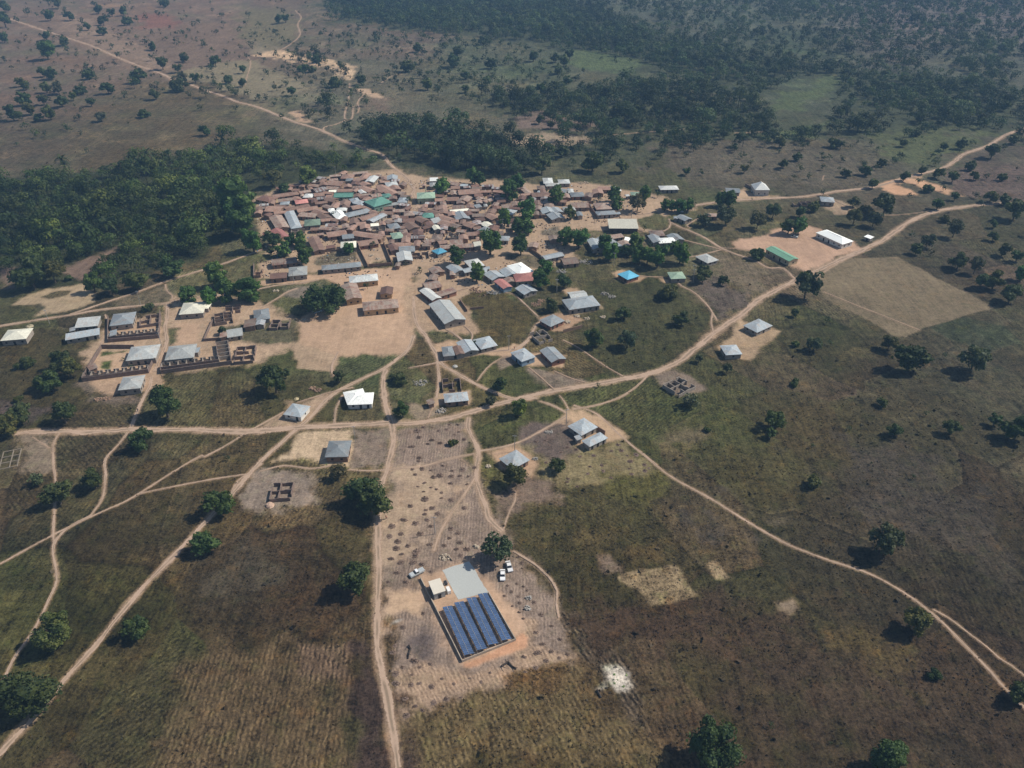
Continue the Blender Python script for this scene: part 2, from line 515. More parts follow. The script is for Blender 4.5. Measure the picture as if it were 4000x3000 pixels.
# land cover polygons: r g b (albedo) feather noise veg | rows: angle spacing amount ; tile pts
ZONES = '''
.04 .045 .022 12 .9 : G -60 392 120 378 250 366 380 338 500 308 620 312 700 325 800 344 780 370 640 395 560 408 550 500 430 560 300 590 200 625 60 615 -60 580
.045 .05 .028 14 .9 : G 770 282 850 262 1000 276 1120 306 1185 348 1160 380 1000 382 905 372 860 355 800 325
.055 .062 .035 60 .9 : G 690 -30 1180 -30 1480 80 1800 140 2260 195 2260 330 2100 280 1960 300 1780 285 1800 200 1750 160 1640 210 1480 175 1330 150 1150 95 900 70 700 45
.065 .07 .04 40 .85 : G 1020 210 1360 175 1660 235 1900 280 1650 325 1300 365 1200 370 1150 280
.15 .115 .09 60 .6 : T1 -40 60 450 60 1000 200 2212 180 2212 560 1500 700 800 420 200 200 -40 150
.20 .155 .12 25 .5 : T1 560 60 900 250 1350 460 1500 640 1200 560 800 400 500 250
.18 .10 .08 30 .6 : T1 1150 130 1400 110 1560 190 1500 240 1250 240
.19 .17 .115 20 .5 : T1 1450 650 1900 530 2212 530 2260 590 2530 660 2750 750 2600 790 2212 850 1800 740
.2 .175 .125 20 .5 : T1 2150 400 2212 300 2300 330 2420 360 2400 440 2212 470
.13 .12 .075 30 .7 : T2 -150 60 320 90 380 330 100 420 -120 330
.48 .38 .285 14 .3 : T2 -20 480 200 430 480 490 650 510 870 600 860 640 790 700 730 650 600 580 350 545 150 490
.42 .32 .24 6 .1 : T2 880 770 960 770 1130 850 1100 870 960 830
.38 .28 .21 8 .2 : T2 280 970 420 960 450 1060 360 1050
.15 .115 .085 20 .6 : T2 940 830 1130 860 1160 960 950 950
.17 .125 .1 20 .5 : T3 60 1000 250 960 560 1020 820 1080 600 1130 300 1130 60 1110
.3 .23 .16 14 .4 : T3 0 1180 380 1140 700 1200 680 1250 250 1260 0 1240
.09 .115 .052 18 .85 : T3 500 420 900 480 1180 550 1000 620 700 610 500 550
.085 .105 .048 14 .85 : T4 30 980 60 850 120 795 350 790 480 640 630 670 570 780 320 880 300 960 100 960
.08 .1 .045 14 .85 : T4 -150 1180 100 1130 400 1080 520 1060 350 1190 100 1240
.1 .085 .06 40 .8 : T3 1200 1250 2212 1200 2700 1260 3100 1400 3000 1600 1900 1600 1200 1450
.085 .095 .045 30 .8 : T4 900 1180 1500 1120 1900 1150 1700 1300 1400 1450 1100 1400 950 1300
.11 .08 .065 20 .8 : C6 1100 100 2300 0 2300 420 1300 400
.48 .30 .2 4 .05 : C6 160 330 230 280 380 270 560 340 700 400 710 430 560 410 440 412 300 395
.48 .31 .21 4 .05 : C6 110 270 250 215 440 175 640 180 900 240 1200 350 1130 415 940 360 700 300 500 225 330 260 160 305
.45 .3 .2 3 .1 : C6 585 130 720 95 730 170 640 160
.44 .3 .2 3 .1 : C6 1280 405 1370 430 1285 445
.42 .29 .22 6 .1 : C5 210 1090 560 1010 900 900 1270 850 1480 920 1950 1100 2100 1190 1750 1300 1400 1500 1280 1570 1050 1420 700 1290 460 1210 270 1180
.4 .3 .22 6 .1 : C5 100 360 400 310 540 400 700 420 900 430 300 480 180 430
.3 .23 .17 6 .3 : C5 1580 420 1900 550 2100 660 1700 690 1560 560
.18 .142 .09 2 .35 : D5 400 50 700 -90 1120 -100 1960 335 1650 420 1330 510 1190 590 1080 575 880 450 480 260 440 160
.1 .08 .065 10 .8 : C4 1880 150 2212 120 2400 250 2700 350 2600 500 2212 720 2050 480 1900 330
.15 .12 .08 10 .7 : E7 1250 800 1900 1000 2212 1150 2212 1500 1700 1500 1300 1100
.36 .27 .2 8 .12 : G 545 425 640 397 740 374 860 368 905 380 1000 390 1100 388 1150 398 1260 394 1330 405 1400 420 1480 435 1500 455 1430 470 1400 500 1250 500 1240 560 1150 590 1060 640 930 660 895 640 880 560 560 605 550 575 575 520 545 450
.15 .125 .085 4 .7 : B2 0 640 560 620 640 830 0 930
.15 .125 .085 4 .7 : B1 1500 750 2212 640 2212 900 1650 1000 1480 950
.1 .1 .045 5 .8 : B1 -200 700 400 680 1000 760 450 830 60 960 -150 1300 -250 1000
.11 .105 .05 4 .8 : B1 150 1300 1000 1250 1600 1150 1700 1290 1000 1400 200 1430
.1 .095 .045 4 .8 : A5 1450 1200 1900 1070 2150 1200 2130 1380 1800 1450 1500 1400 1400 1250
.14 .115 .075 4 .7 : B4 780 700 1150 800 1350 1000 1200 1080 850 1030 300 800 250 700
.18 .15 .11 4 .6 : B4 1000 130 1500 30 1500 250 1000 250
.42 .3 .22 5 .08 : G 645 690 700 662 730 640 738 612 700 603 640 612 560 618 560 608 760 583 880 575 893 600 897 690 892 745 870 764 730 772 722 802 645 795 640 740
.34 .26 .19 3 .2 : G 640 742 730 768 722 803 645 797
.2 .165 .13 6 .4 : C2 350 380 440 300 780 250 760 420 650 480 500 420
.1 .1 .045 4 .8 : C2 170 550 400 390 620 430 680 620 540 660 300 600
.36 .27 .2 8 .25 : G 180 765 240 690 350 680 375 640 450 640 560 650 640 690 640 745 560 785 350 802 330 832 200 855
.42 .3 .22 5 .1 : C1 1540 1140 1740 1120 1720 1290 1480 1310 1500 1180
.4 .29 .21 5 .1 : C1 880 1390 1160 1360 1120 1480 1290 1500 1280 1540 840 1560 830 1480
.4 .29 .21 5 .12 : C1 960 1180 1370 1140 1370 1210 990 1240
.07 .09 .03 3 .8 : C1 880 1380 1120 1370 1000 1400 870 1420
.07 .09 .03 3 .8 : C1 890 1470 980 1450 930 1530 870 1520
.1 .1 .05 5 .8 : C1 1390 1060 1440 1080 1430 1180 1520 1180 1490 1300 1460 1310 1440 1180
.11 .1 .06 5 .7 : G 480 705 640 690 642 738 560 745 480 730
.34 .27 .19 5 .2 : C1 120 970 240 875 400 840 760 790 800 890 770 960 640 1010 300 1080 380 1000 340 965
.11 .09 .05 3 .8 : C1 355 905 500 860 610 855 560 890 420 925
.18 .125 .095 8 .4 : C1 540 640 900 530 1010 475 960 620 780 760 560 740
.17 .12 .095 8 .4 : C1 0 640 110 650 150 820 0 860
.14 .115 .075 6 .7 : C1 1000 930 1430 810 1480 900 1440 950 1000 990
.11 .1 .05 6 .8 : C1 1500 780 2212 580 2212 840 1560 900
.055 .055 .025 12 .9 : C4 400 190 1500 200 1880 350 2130 700 2050 1000 1500 1400 900 1550 200 1140 560 560
.08 .065 .028 6 .85 : C3 700 470 860 300 1350 340 1840 680 1600 1060 1200 1140 1060 1040 950 900 880 620
.12 .09 .04 5 .8 : C3 980 880 1250 850 1280 980 1000 960
.35 .26 .19 5 .25 : C3 -100 200 450 420 700 450 900 620 960 900 700 980 350 880 150 950 -100 600
.39 .28 .2 4 .12 : C3 340 1080 560 1020 800 1060 1180 1160 1400 1140 1500 1100 1600 1100 1700 1200 2250 1250 2200 1420 1700 1400 1300 1230 900 1240 470 1340 400 1350
.36 .25 .18 4 .2 : C3 1850 700 2212 640 2500 740 2212 900 2000 870
.1 .09 .045 6 .8 : C3 220 960 480 900 560 960 480 1040 300 1040
.22 .17 .13 4 .5 : C3 1260 1340 1440 1260 1520 1350 1300 1460
.19 .15 .115 5 .55 : D3 1280 110 1560 130 1900 250 1560 340 1400 220
.36 .27 .2 4 .15 : D3 350 380 630 360 640 500 220 520 180 480
.26 .2 .14 5 .35 : D3 0 480 250 500 450 560 200 650 0 660
.4 .28 .2 5 .1 : D3 800 1000 1150 930 1300 1010 1420 1130 1390 1290 1180 1320 1000 1190 900 1060
.41 .3 .21 5 .08 : D3 1540 700 1700 570 1850 560 2212 740 2330 850 2212 880 1880 1000 1650 840
.2 .165 .09 6 .55 : D3 1210 920 1560 745 1650 850 1880 1005 2260 910 2500 1080 2680 1190 2560 1280 2200 1340 1700 1420 1500 1330 1300 1250 1420 1120 1200 960
.17 .125 .095 8 .55 : D3 1250 1240 1560 1350 1640 1480 1250 1560 1180 1660 1050 1659 870 1620 860 1430 1060 1450
.24 .18 .14 8 .35 90 1.1 .25 : G 850 940 905 918 1010 915 1020 990 1080 1150 1110 1190 1200 1260 1215 1330 1245 1415 1130 1460 1000 1510 870 1570 850 1480 825 1330 825 1150 838 1020
.13 .10 .085 10 .5 : D4 -1000 900 -700 1120 -560 1000 -450 800 -440 650 -1000 680
.35 .27 .205 18 .25 : G 855 1010 900 1005 985 1060 960 1110 900 1180 860 1200 830 1150 835 1050
.45 .33 .24 7 .1 : S 10 600 320 580 395 430 500 400 600 650 470 700 430 900 250 830 20 980
.38 .4 .4 4 .05 : S 30 930 150 840 270 850 230 920 60 980
.14 .11 .1 10 .4 : S 190 1080 380 1000 480 1100 420 1250 250 1200
.43 .305 .225 6 .06 : S 380 430 560 350 920 240 1160 460 1300 620 1430 860 1560 1080 1500 1210 1200 1330 930 1430 820 1400 640 1120 440 700
.3 .22 .165 5 .3 116 1.2 .3 : E4 1200 800 1700 780 1850 820 2212 720 2400 400 2400 600 2770 680 2212 900 1700 1060 1350 1280 1240 1330 1180 1000
.46 .27 .18 2 .1 : S 845 1355 1420 1120 1500 1050 1548 1080 1530 1175 1300 1270 930 1425 850 1405
.075 .06 .045 5 .8 116 1.6 1.0 : E5 410 320 560 290 1000 780 1250 1420 1020 1300 740 770 560 680
.5 .48 .46 4 .75 : E5 820 800 900 780 1010 860 1025 940 990 1000 910 1000 830 900
.45 .42 .4 3 .7 : E5 730 970 800 930 830 960 760 1000
.21 .168 .11 2 .95 : E1 700 1010 820 960 1190 900 1260 960 1380 1165 1150 1240 980 1270 860 1110 770 1070
.25 .2 .135 2 .9 : E1 1445 890 1540 850 1640 1000 1545 1028
.22 .17 .12 4 .5 : E1 2060 1230 2212 1180 2260 1280 2150 1350
.16 .12 .09 4 .6 : E1 540 830 600 830 680 940 600 960
.12 .1 .06 10 .7 : D4 480 770 900 800 920 900 800 1050 500 900
.12 .1 .065 10 .6 : E1 1300 300 1650 330 2100 520 2000 585 1700 400
.42 .33 .24 5 .3 : D2 1020 810 1560 785 1640 1000 1560 1160 1100 1120 740 1115 880 970
.2 .155 .12 6 .5 : D2 1630 790 1980 770 1960 1100 1850 1190 1600 1180 1620 950
.24 .19 .15 8 .4 : D2 380 1480 620 1240 850 1190 1200 1220 1160 1500 900 1620 820 1690 370 1660
.32 .24 .18 5 .3 : D2 600 740 850 580 850 450 1000 480 1350 370 1360 420 1000 760
.21 .165 .12 8 .5 : D1 230 830 620 830 560 1200 400 1200 210 1120 180 1000
.14 .11 .085 8 .6 : D1 880 280 1040 280 1040 380 1500 380 1500 480 900 500
.36 .26 .19 5 .2 : D1 1040 220 1600 150 1760 180 1720 300 1560 360 1200 400 1040 380
.075 .06 .055 12 .85 : D1 -50 450 580 480 600 560 300 700 -50 620
.1 .075 .045 20 .8 94 1.5 .55 : E4 0 600 830 600 835 1200 830 1700 -600 1700 -600 900
.13 .09 .06 5 .6 94 1.5 .8 : E4 380 600 830 600 835 900 380 900
.11 .085 .045 15 .7 113 1.6 .5 : E4 1250 1320 2212 930 2700 900 3300 1300 3600 1700 1250 1700
.055 .04 .035 10 .9 : E4 850 600 1020 620 1180 1000 1200 1400 1240 1700 850 1700
.055 .038 .026 25 .9 : E1 350 1200 900 1200 1700 1300 2300 1400 2400 1659 1200 1659 500 1500
.058 .05 .042 25 .8 : E1 1400 400 1700 480 2100 700 1900 800 1500 650
.064 .055 .04 25 .85 : D7 150 480 480 480 480 700 200 750
.052 .039 .027 60 .9 : E6 0 300 600 500 1800 700 2300 900 2300 1700 0 1700
.056 .048 .038 40 .85 : E2 600 60 1800 600 2212 1300 2000 1500 1500 900 900 500
.085 .08 .03 15 .85 : E1 650 240 1050 90 1200 200 900 400
.085 .068 .033 12 .85 : E1 350 620 560 640 540 730 300 760
.1 .075 .035 10 .85 : E1 850 750 1000 740 980 830 860 820
.085 .068 .032 25 .85 : E6 520 430 900 560 860 620 600 540
.36 .27 .19 5 .2 : G 1548 748 1575 730 1600 690 1625 700 1660 705 1680 715 1660 745 1640 752 1620 778 1570 775
.22 .17 .13 5 .4 : D4 430 150 640 130 880 240 1000 280 980 350 860 370 740 410 600 380
.4 .29 .2 4 .1 : C4 730 60 850 30 1060 80 1200 110 1100 170 900 210 760 130
.4 .29 .2 4 .1 : C4 1380 140 1560 160 1560 220 1450 200
.38 .28 .2 4 .15 : C4 0 300 200 280 240 330 80 370
.32 .25 .18 5 .3 : C4 0 620 120 600 530 500 560 560 200 640
'''
# big smoothed background cover, some lens darkening baked into the lower tones: Gx Gy r g b veg
BASE = '''
0 60 .13 .105 .085 .6
250 100 .15 .115 .09 .6
450 40 .14 .11 .09 .6
60 200 .13 .1 .08 .6
100 300 .085 .068 .045 .8
350 250 .09 .075 .045 .8
250 320 .08 .066 .04 .8
700 60 .12 .10 .075 .7
900 70 .12 .095 .075 .7
1000 140 .09 .095 .06 .8
800 190 .11 .105 .075 .7
1150 150 .085 .09 .055 .8
1150 230 .1 .09 .06 .8
1100 40 .08 .085 .055 .8
1500 30 .09 .095 .07 .8
1700 150 .07 .08 .05 .9
2000 50 .12 .1 .09 .7
2200 30 .12 .1 .09 .7
2100 150 .08 .085 .06 .8
1300 250 .08 .085 .05 .9
1400 380 .07 .068 .035 .9
1550 330 .1 .08 .06 .8
1750 400 .085 .072 .048 .85
2000 340 .085 .08 .055 .85
2150 380 .09 .07 .055 .85
2100 480 .065 .058 .035 .9
2100 600 .065 .052 .035 .9
1950 820 .06 .05 .033 .9
2100 750 .055 .05 .035 .9
1750 750 .062 .058 .032 .9
1500 900 .075 .068 .032 .9
1700 950 .07 .06 .03 .9
1350 1100 .065 .065 .03 .9
1500 1100 .065 .058 .032 .9
1900 1100 .055 .045 .032 .9
1500 1350 .058 .047 .03 .9
1300 1200 .055 .055 .026 .9
2100 1350 .045 .036 .025 .9
1900 1500 .052 .042 .026 .9
1600 1550 .06 .046 .028 .9
2150 1600 .045 .035 .025 .9
1200 1560 .07 .055 .028 .9
650 1180 .062 .05 .028 .9
700 1350 .06 .048 .027 .9
400 1100 .055 .05 .027 .9
450 1300 .052 .045 .024 .9
200 1300 .05 .043 .022 .9
300 1500 .06 .048 .028 .9
100 1100 .052 .045 .025 .9
200 1000 .06 .053 .03 .9
450 860 .066 .062 .028 .9
550 800 .075 .07 .032 .85
100 850 .058 .052 .028 .9
60 780 .065 .058 .03 .9
150 620 .07 .06 .035 .9
800 800 .085 .085 .042 .85
900 840 .11 .1 .052 .8
770 880 .085 .082 .04 .85
1100 880 .08 .078 .036 .85
1050 800 .085 .08 .036 .85
1300 740 .075 .07 .033 .9
1400 650 .06 .058 .027 .9
1550 620 .11 .09 .055 .8
1650 480 .085 .078 .042 .9
1500 500 .085 .078 .04 .9
1000 660 .1 .095 .045 .85
500 640 .1 .092 .048 .85
'''
# woodland: density(trees per 1000 m2) height_mean tint palmfrac : pts
WOODS = '''
17 10 0 .1 : G -60 396 120 382 250 372 380 345 500 312 620 316 700 328 800 346 812 356 790 366 700 378 640 395 560 408 550 440 540 500 500 530 430 560 300 595 200 628 60 618 -60 580
14 12 1 .08 : G 770 280 850 260 1000 275 1120 306 1195 350 1190 378 1100 384 1000 382 905 372 860 355 800 325 745 285
13 8 2 0 : G 375 190 450 200 560 240 620 262 700 280 750 262 720 232 640 215 560 208 450 182
13 7 2 0 : G 575 120 620 108 700 112 760 140 800 160 800 225 760 262 745 240 755 190 700 160 610 135
9 6 2 0 : G 600 130 690 160 750 190 745 215 690 205 610 165
24 9 3 0 : G 690 -30 1180 -30 1480 80 1800 140 2260 195 2260 330 2100 280 1960 300 1780 285 1800 200 1750 160 1640 210 1480 175 1330 150 1150 95 900 70 700 45
16 9 3 0 : G 1020 200 1230 200 1360 170 1500 180 1660 225 1700 290 1500 300 1200 290 1120 260
12 8 1 0 : G 1200 290 1600 285 1900 270 1960 300 1700 330 1450 340 1300 370 1200 380 1180 340
11 8 3 0 : G 1480 -30 2260 -30 2260 200 1800 140
4.5 6 3 0 : G 700 60 1150 95 1300 150 1400 180 1150 250 900 240 800 160
2.6 6 3 0 : G 1650 290 2212 290 2212 420 1950 380 1800 380
10 8 3 0 : G 1180 -30 1500 -30 1800 130 1500 90 1400 40
2.2 6 2 0 : G -60 60 350 60 900 60 1150 200 700 260 350 200 200 350 -60 350
.8 7 3 0 : G 0 -40 700 -40 700 60 0 40
7 7 2 0 : G 180 170 350 190 420 200 540 240 400 280 380 260 420 225
.9 8 2 0 : G 1950 420 2260 420 2260 640 2000 560
2.5 2 2 0 : G 1680 720 1900 850 2000 900 2200 950 2200 1000 1950 980 1750 900
'''
# dark dry-weed heaps on the tilled field
HEAPS = '''
S
150 50 35 255 90 22 135 120 32 190 180 28 340 200 30 75 230 35 180 270 35 310 270 40 410 290 30 350 155 35 140 380 35 40 480 18 490 75 35 650 85 25 820 55 35 780 125 25 895 128 35 825 195 25 235 480 30 505 370 20 705 10 22 1335 520 18 1435 500 15 1505 530 18 1545 570 16 1375 585 20 1300 630 16 1455 635 22 1465 705 20 1385 740 16 1460 808 20 1505 875 18 1620 700 22 1695 835 28 1810 955 25 1640 1025 28 1900 1100 25 1710 1150 35 1805 1230 28 1980 1265 25 1890 1300 18 1655 1245 45 1640 1405 28 1750 1330 30 1510 1290 30 1525 1450 22 120 1165 22 425 820 22 205 970 28 95 1240 30 330 1330 45 385 1400 22 500 1365 25 200 1400 22 125 1470 32 130 1575 38 290 1590 26 380 1575 26 515 1610 30 755 1580 18 625 1525 20 925 1520 18 1050 1560 18 1145 1460 16 1450 210 25 1490 275 22 300 1480 16
D7
1615 235 28 1695 300 24 1595 320 22 1665 365 25 1755 405 22 1655 425 28 1720 180 30 1820 210 28 1860 300 28 1775 60 20 1965 75 24 1900 130 20 2010 125 22 1920 180 22 1955 235 22 2125 255 22 2185 295 22 2115 335 16 2070 400 20 2175 430 22 1585 715 18 1910 95 18
E4
1300 1205 28 1375 1125 22 1440 1160 18 1535 1095 26 1645 1065 24 1770 1050 15 1290 1060 26
D3
430 715 18 245 745 14 150 745 24 520 718 20 85 785 40 315 785 22 400 770 22 105 855 28 240 885 30 200 925 24 330 915 28 20 955 40 530 795 18 590 875 24 485 822 18 105 1075 28 100 1110 22 360 1160 20 135 1195 24 30 1200 20 60 1255 22 230 1210 20 570 1200 30 460 1215 24 260 1285 30 330 1265 34 450 1275 30 540 1270 24 635 1275 20 160 1345 24 90 1385 18 290 1415 18 230 1395 16 150 1440 20 345 1450 20 440 1350 26 620 1360 18 165 1520 36 345 1510 20 450 1530 30 245 1620 32 590 1615 26 15 1600 22 1465 890 24 1360 900 26 1505 935 18 1705 960 24 1800 985 22 1635 1015 22 1840 1060 22 1990 1050 22 2075 1155 20 1950 1170 20 2090 1215 18 1925 1245 18 1710 1300 22 1700 1335 22 1810 1385 18 2175 1290 20 2180 1000 20 1475 1125 18 700 1180 24
D4
40 935 26 75 995 24 235 1040 24 170 1112 32 325 1150 22 160 1192 18 370 1185 14 140 1050 14 330 1215 22 185 1250 22
'''
# free-standing walls: h : pts |label
WALLS = '''
2 : C1 940 1095 938 1300 1378 1262 1386 1042|brick compound wall round the zinc house and open yard at left
2.2 : C1 1164 1352 882 1352 760 1550 718 1640 1285 1565 1345 1440|brick compound wall round the two-lawned yard
2.2 : C1 1395 1520 1395 1572 2005 1490 1970 1310|long brick wall along the lane beside the grey hipped house
1.6 : C1 1840 1120 1765 1290 1900 1280|low broken brick wall left of the small zinc shed
2.2 : B2 565 445 845 1015|long mud wall on the left side of the walled empty plot
2.2 : B2 860 1010 1425 965 1215 445|mud wall closing the walled empty plot on front and right
2 : A5 360 830 210 840 430 1165|mud wall round the grey walled compound
2 : B4 790 600 1150 850|dark mud wall behind the narrow zinc roof
1.6 : C3 725 465 830 620|short broken mud wall at the edge of the brown field
1.4 : C3 870 590 1070 572|low grey mud wall meeting the brown field
1.8 : C5 410 280 600 385|brick yard wall left of the tall white house
1.8 : C4 0 920 270 850|low grey wall with piers below the courtyard house
2 : B1 80 965 75 1275|pale mud wall at the left end of the brick yard
1.5 : B1 1700 640 2212 620|low cement wall closing the rust-roofed courtyard
2 : D3 2000 755 2110 825|dark wall linking the two zinc farm roofs
2 : B3 840 210 1000 310|short mud wall of the roofless rooms in the lane
'''
ROWS = '''
C1 942 1268 1376 1225 4|row of unfinished brick rooms closing the front of the zinc house yard
C1 722 1612 1288 1545 4|row of unfinished brick rooms below the two-lawned yard
C1 1400 1530 1900 1462 4|row of unfinished brick rooms beside the grey hipped house
C1 1925 1320 1945 1450 6|short block of unfinished dark brick rooms at the wall corner
'''
POLES = '''B3 1340 750 A3 2115 1490 A3 1690 1070 B4 1440 1620 C3 1430 1170 C3 2120 340 C1 430 1140 C1 1215 975 C1 1400 1340 D3 1690 720 D3 1135 1005 C2 550 210 E7 915 1270 B5 845 970 A1 2045 205 A5 1265 1180 D2 1628 905 D7 1990 300 C4 1870 200'''
import bpy, math, random
import numpy as np
rnd = random.Random(7); rs = np.random.RandomState(11)
SC = bpy.context.scene; COL = SC.collection
# ------------------------------------------------------------------ survey geometry (drone 200 m up)
H = 200.0; TH = math.radians(34); F = 3043.0; CT, ST = math.cos(TH), math.sin(TH)
def spx(t, x, y):
    x0, y0, w = TILES[t]
    if t == 'G': return x*4000/2212, y*4000/2212
    return x0 + x*w/2212, y0 + y*w/2212
def ground_at(sx, sy, z=0.0):
    u = (sx-2000)/F; v = (sy-1500)/F
    t = (H-z)/(ST + v*CT)
    return u*t, (CT - v*ST)*t
def at(t, x, y, z=0.0): return ground_at(*spx(t, x, y), z)
def to_px(X, Y, z=0.0):
    d = Y*CT + (H-z)*ST; b = (Y*ST - (H-z)*CT)
    return 2000 + X/d*F, 1500 - b/d*F
def pxm(Y, z=0.0): return F/(Y*CT + (H-z)*ST)
# ------------------------------------------------------------------ helpers
def link(o, parent=None):
    COL.objects.link(o)
    if parent: o.parent = parent
    return o
def mesh_np(name, V, Fc, mat=None):
    me = bpy.data.meshes.new(name); V = np.asarray(V, np.float32); Fc = np.asarray(Fc, np.int32)
    k = Fc.shape[1]; m = Fc.shape[0]
    me.vertices.add(len(V)); me.vertices.foreach_set('co', V.ravel())
    me.loops.add(m*k); me.loops.foreach_set('vertex_index', Fc.ravel())
    me.polygons.add(m); me.polygons.foreach_set('loop_start', np.arange(0, m*k, k, dtype=np.int32))
    me.update(calc_edges=True)
    if mat: me.materials.append(mat)
    return me
def obj(name, me, parent=None, **tags):
    o = bpy.data.objects.new(name, me); link(o, parent)
    for k, v in tags.items(): o[k] = v
    return o
class MB:
    def __init__(s): s.v = []; s.f = []
    def add(s, vs, fs):
        n = len(s.v); s.v += [tuple(p) for p in vs]; s.f += [tuple(i+n for i in f) for f in fs]
    def box(s, x0, x1, y0, y1, z0, z1):
        s.add([(x0,y0,z0),(x1,y0,z0),(x1,y1,z0),(x0,y1,z0),(x0,y0,z1),(x1,y0,z1),(x1,y1,z1),(x0,y1,z1)],
              [(0,3,2,1),(4,5,6,7),(0,1,5,4),(1,2,6,5),(2,3,7,6),(3,0,4,7)])
    def tube(s, p, q, r0, r1, n=6):
        p = np.array(p, float); q = np.array(q, float); d = q-p; d /= np.linalg.norm(d)+1e-9
        a = np.cross(d, [0,0,1] if abs(d[2]) < .9 else [1,0,0]); a /= np.linalg.norm(a); b = np.cross(d, a)
        vs = []
        for c, r in ((p, r0), (q, r1)):
            for i in range(n):
                t = 2*math.pi*i/n; vs.append(c + a*r*math.cos(t) + b*r*math.sin(t))
        fs = [(i, (i+1) % n, n+(i+1) % n, n+i) for i in range(n)] + [tuple(range(n))[::-1], tuple(range(n, 2*n))]
        s.add(vs, fs)
    def mesh(s, name, mat):
        me = bpy.data.meshes.new(name); me.from_pydata(s.v, [], s.f); me.update()
        if mat: me.materials.append(mat)
        return me
    def obj(s, name, mat, parent=None, **t): return obj(name, s.mesh(name, mat), parent, **t)
def hsh(ix, iy, seed):
    h = (ix.astype(np.int64)*374761393 + iy.astype(np.int64)*668265263 + seed*974711) & 0x7fffffff
    h = ((h ^ (h >> 13))*1274126177) & 0x7fffffff
    return ((h ^ (h >> 16)) & 0xffff)/65535.0
def vnoise(x, y, s, seed=0):
    x = x/s; y = y/s; ix = np.floor(x); iy = np.floor(y); fx = x-ix; fy = y-iy
    fx = fx*fx*(3-2*fx); fy = fy*fy*(3-2*fy); ix = ix.astype(np.int64); iy = iy.astype(np.int64)
    a = hsh(ix, iy, seed); b = hsh(ix+1, iy, seed); c = hsh(ix, iy+1, seed); d = hsh(ix+1, iy+1, seed)
    return (a+(b-a)*fx)*(1-fy) + (c+(d-c)*fx)*fy
def fbm(x, y, s, seed=0, o=4):
    r = 0; a = .5; t = 0
    for i in range(o):
        r = r + a*vnoise(x+17.3*i, y-9.1*i, s/2**i, seed+i); t += a; a *= .6
    return r/t
# ------------------------------------------------------------------ materials
def newmat(name, rough=.9, spec=.2):
    m = bpy.data.materials.new(name); m.use_nodes = True; nt = m.node_tree; b = nt.nodes['Principled BSDF']
    b.inputs['Roughness'].default_value = rough; b.inputs['Specular IOR Level'].default_value = spec
    return m, nt, b
def N(nt, t, **k):
    n = nt.nodes.new(t)
    for a, v in k.items(): setattr(n, a, v)
    return n
def mth(nt, op, a, b=None, c=None, clamp=False):
    n = N(nt, 'ShaderNodeMath', operation=op, use_clamp=clamp)
    for i, v in enumerate((a, b, c)):
        if v is None: continue
        if isinstance(v, (int, float)): n.inputs[i].default_value = v
        else: nt.links.new(v, n.inputs[i])
    return n.outputs[0]
def mixc(nt, f, a, b, bt='MIX'):
    n = N(nt, 'ShaderNodeMix', data_type='RGBA', blend_type=bt)
    for s, v in ((n.inputs[0], f), (n.inputs[6], a), (n.inputs[7], b)):
        if isinstance(v, (int, float)): s.default_value = v
        elif isinstance(v, tuple): s.default_value = (*v, 1)
        else: nt.links.new(v, s)
    return n.outputs[2]
def noise(nt, vec, scale, detail=3, rough=.6, dims='3D'):
    n = N(nt, 'ShaderNodeTexNoise', noise_dimensions=dims); n.inputs['Scale'].default_value = scale
    n.inputs['Detail'].default_value = detail; n.inputs['Roughness'].default_value = rough
    if vec is not None: nt.links.new(vec, n.inputs['Vector'])
    return n.outputs['Fac']
def ramp(nt, f, lo, hi):
    n = N(nt, 'ShaderNodeMapRange', clamp=True); nt.links.new(f, n.inputs[0])
    n.inputs[1].default_value = lo; n.inputs[2].default_value = hi; return n.outputs[0]
def simple(name, col, rough=.9, spec=.2, var=.25, scale=.6, metal=0):
    m, nt, b = newmat(name, rough, spec); tc = N(nt, 'ShaderNodeTexCoord'); g = N(nt, 'ShaderNodeObjectInfo')
    f = noise(nt, tc.outputs['Object'], scale, 5, .65)
    v = mth(nt, 'ADD', mth(nt, 'MULTIPLY', ramp(nt, f, .3, .7), 2*var), 1-var)
    v = mth(nt, 'MULTIPLY', v, mth(nt, 'ADD', mth(nt, 'MULTIPLY', g.outputs['Random'], .2), .9))
    c = mixc(nt, 1.0, col, v, 'MULTIPLY'); nt.links.new(c, b.inputs['Base Color']); b.inputs['Metallic'].default_value = metal
    return m
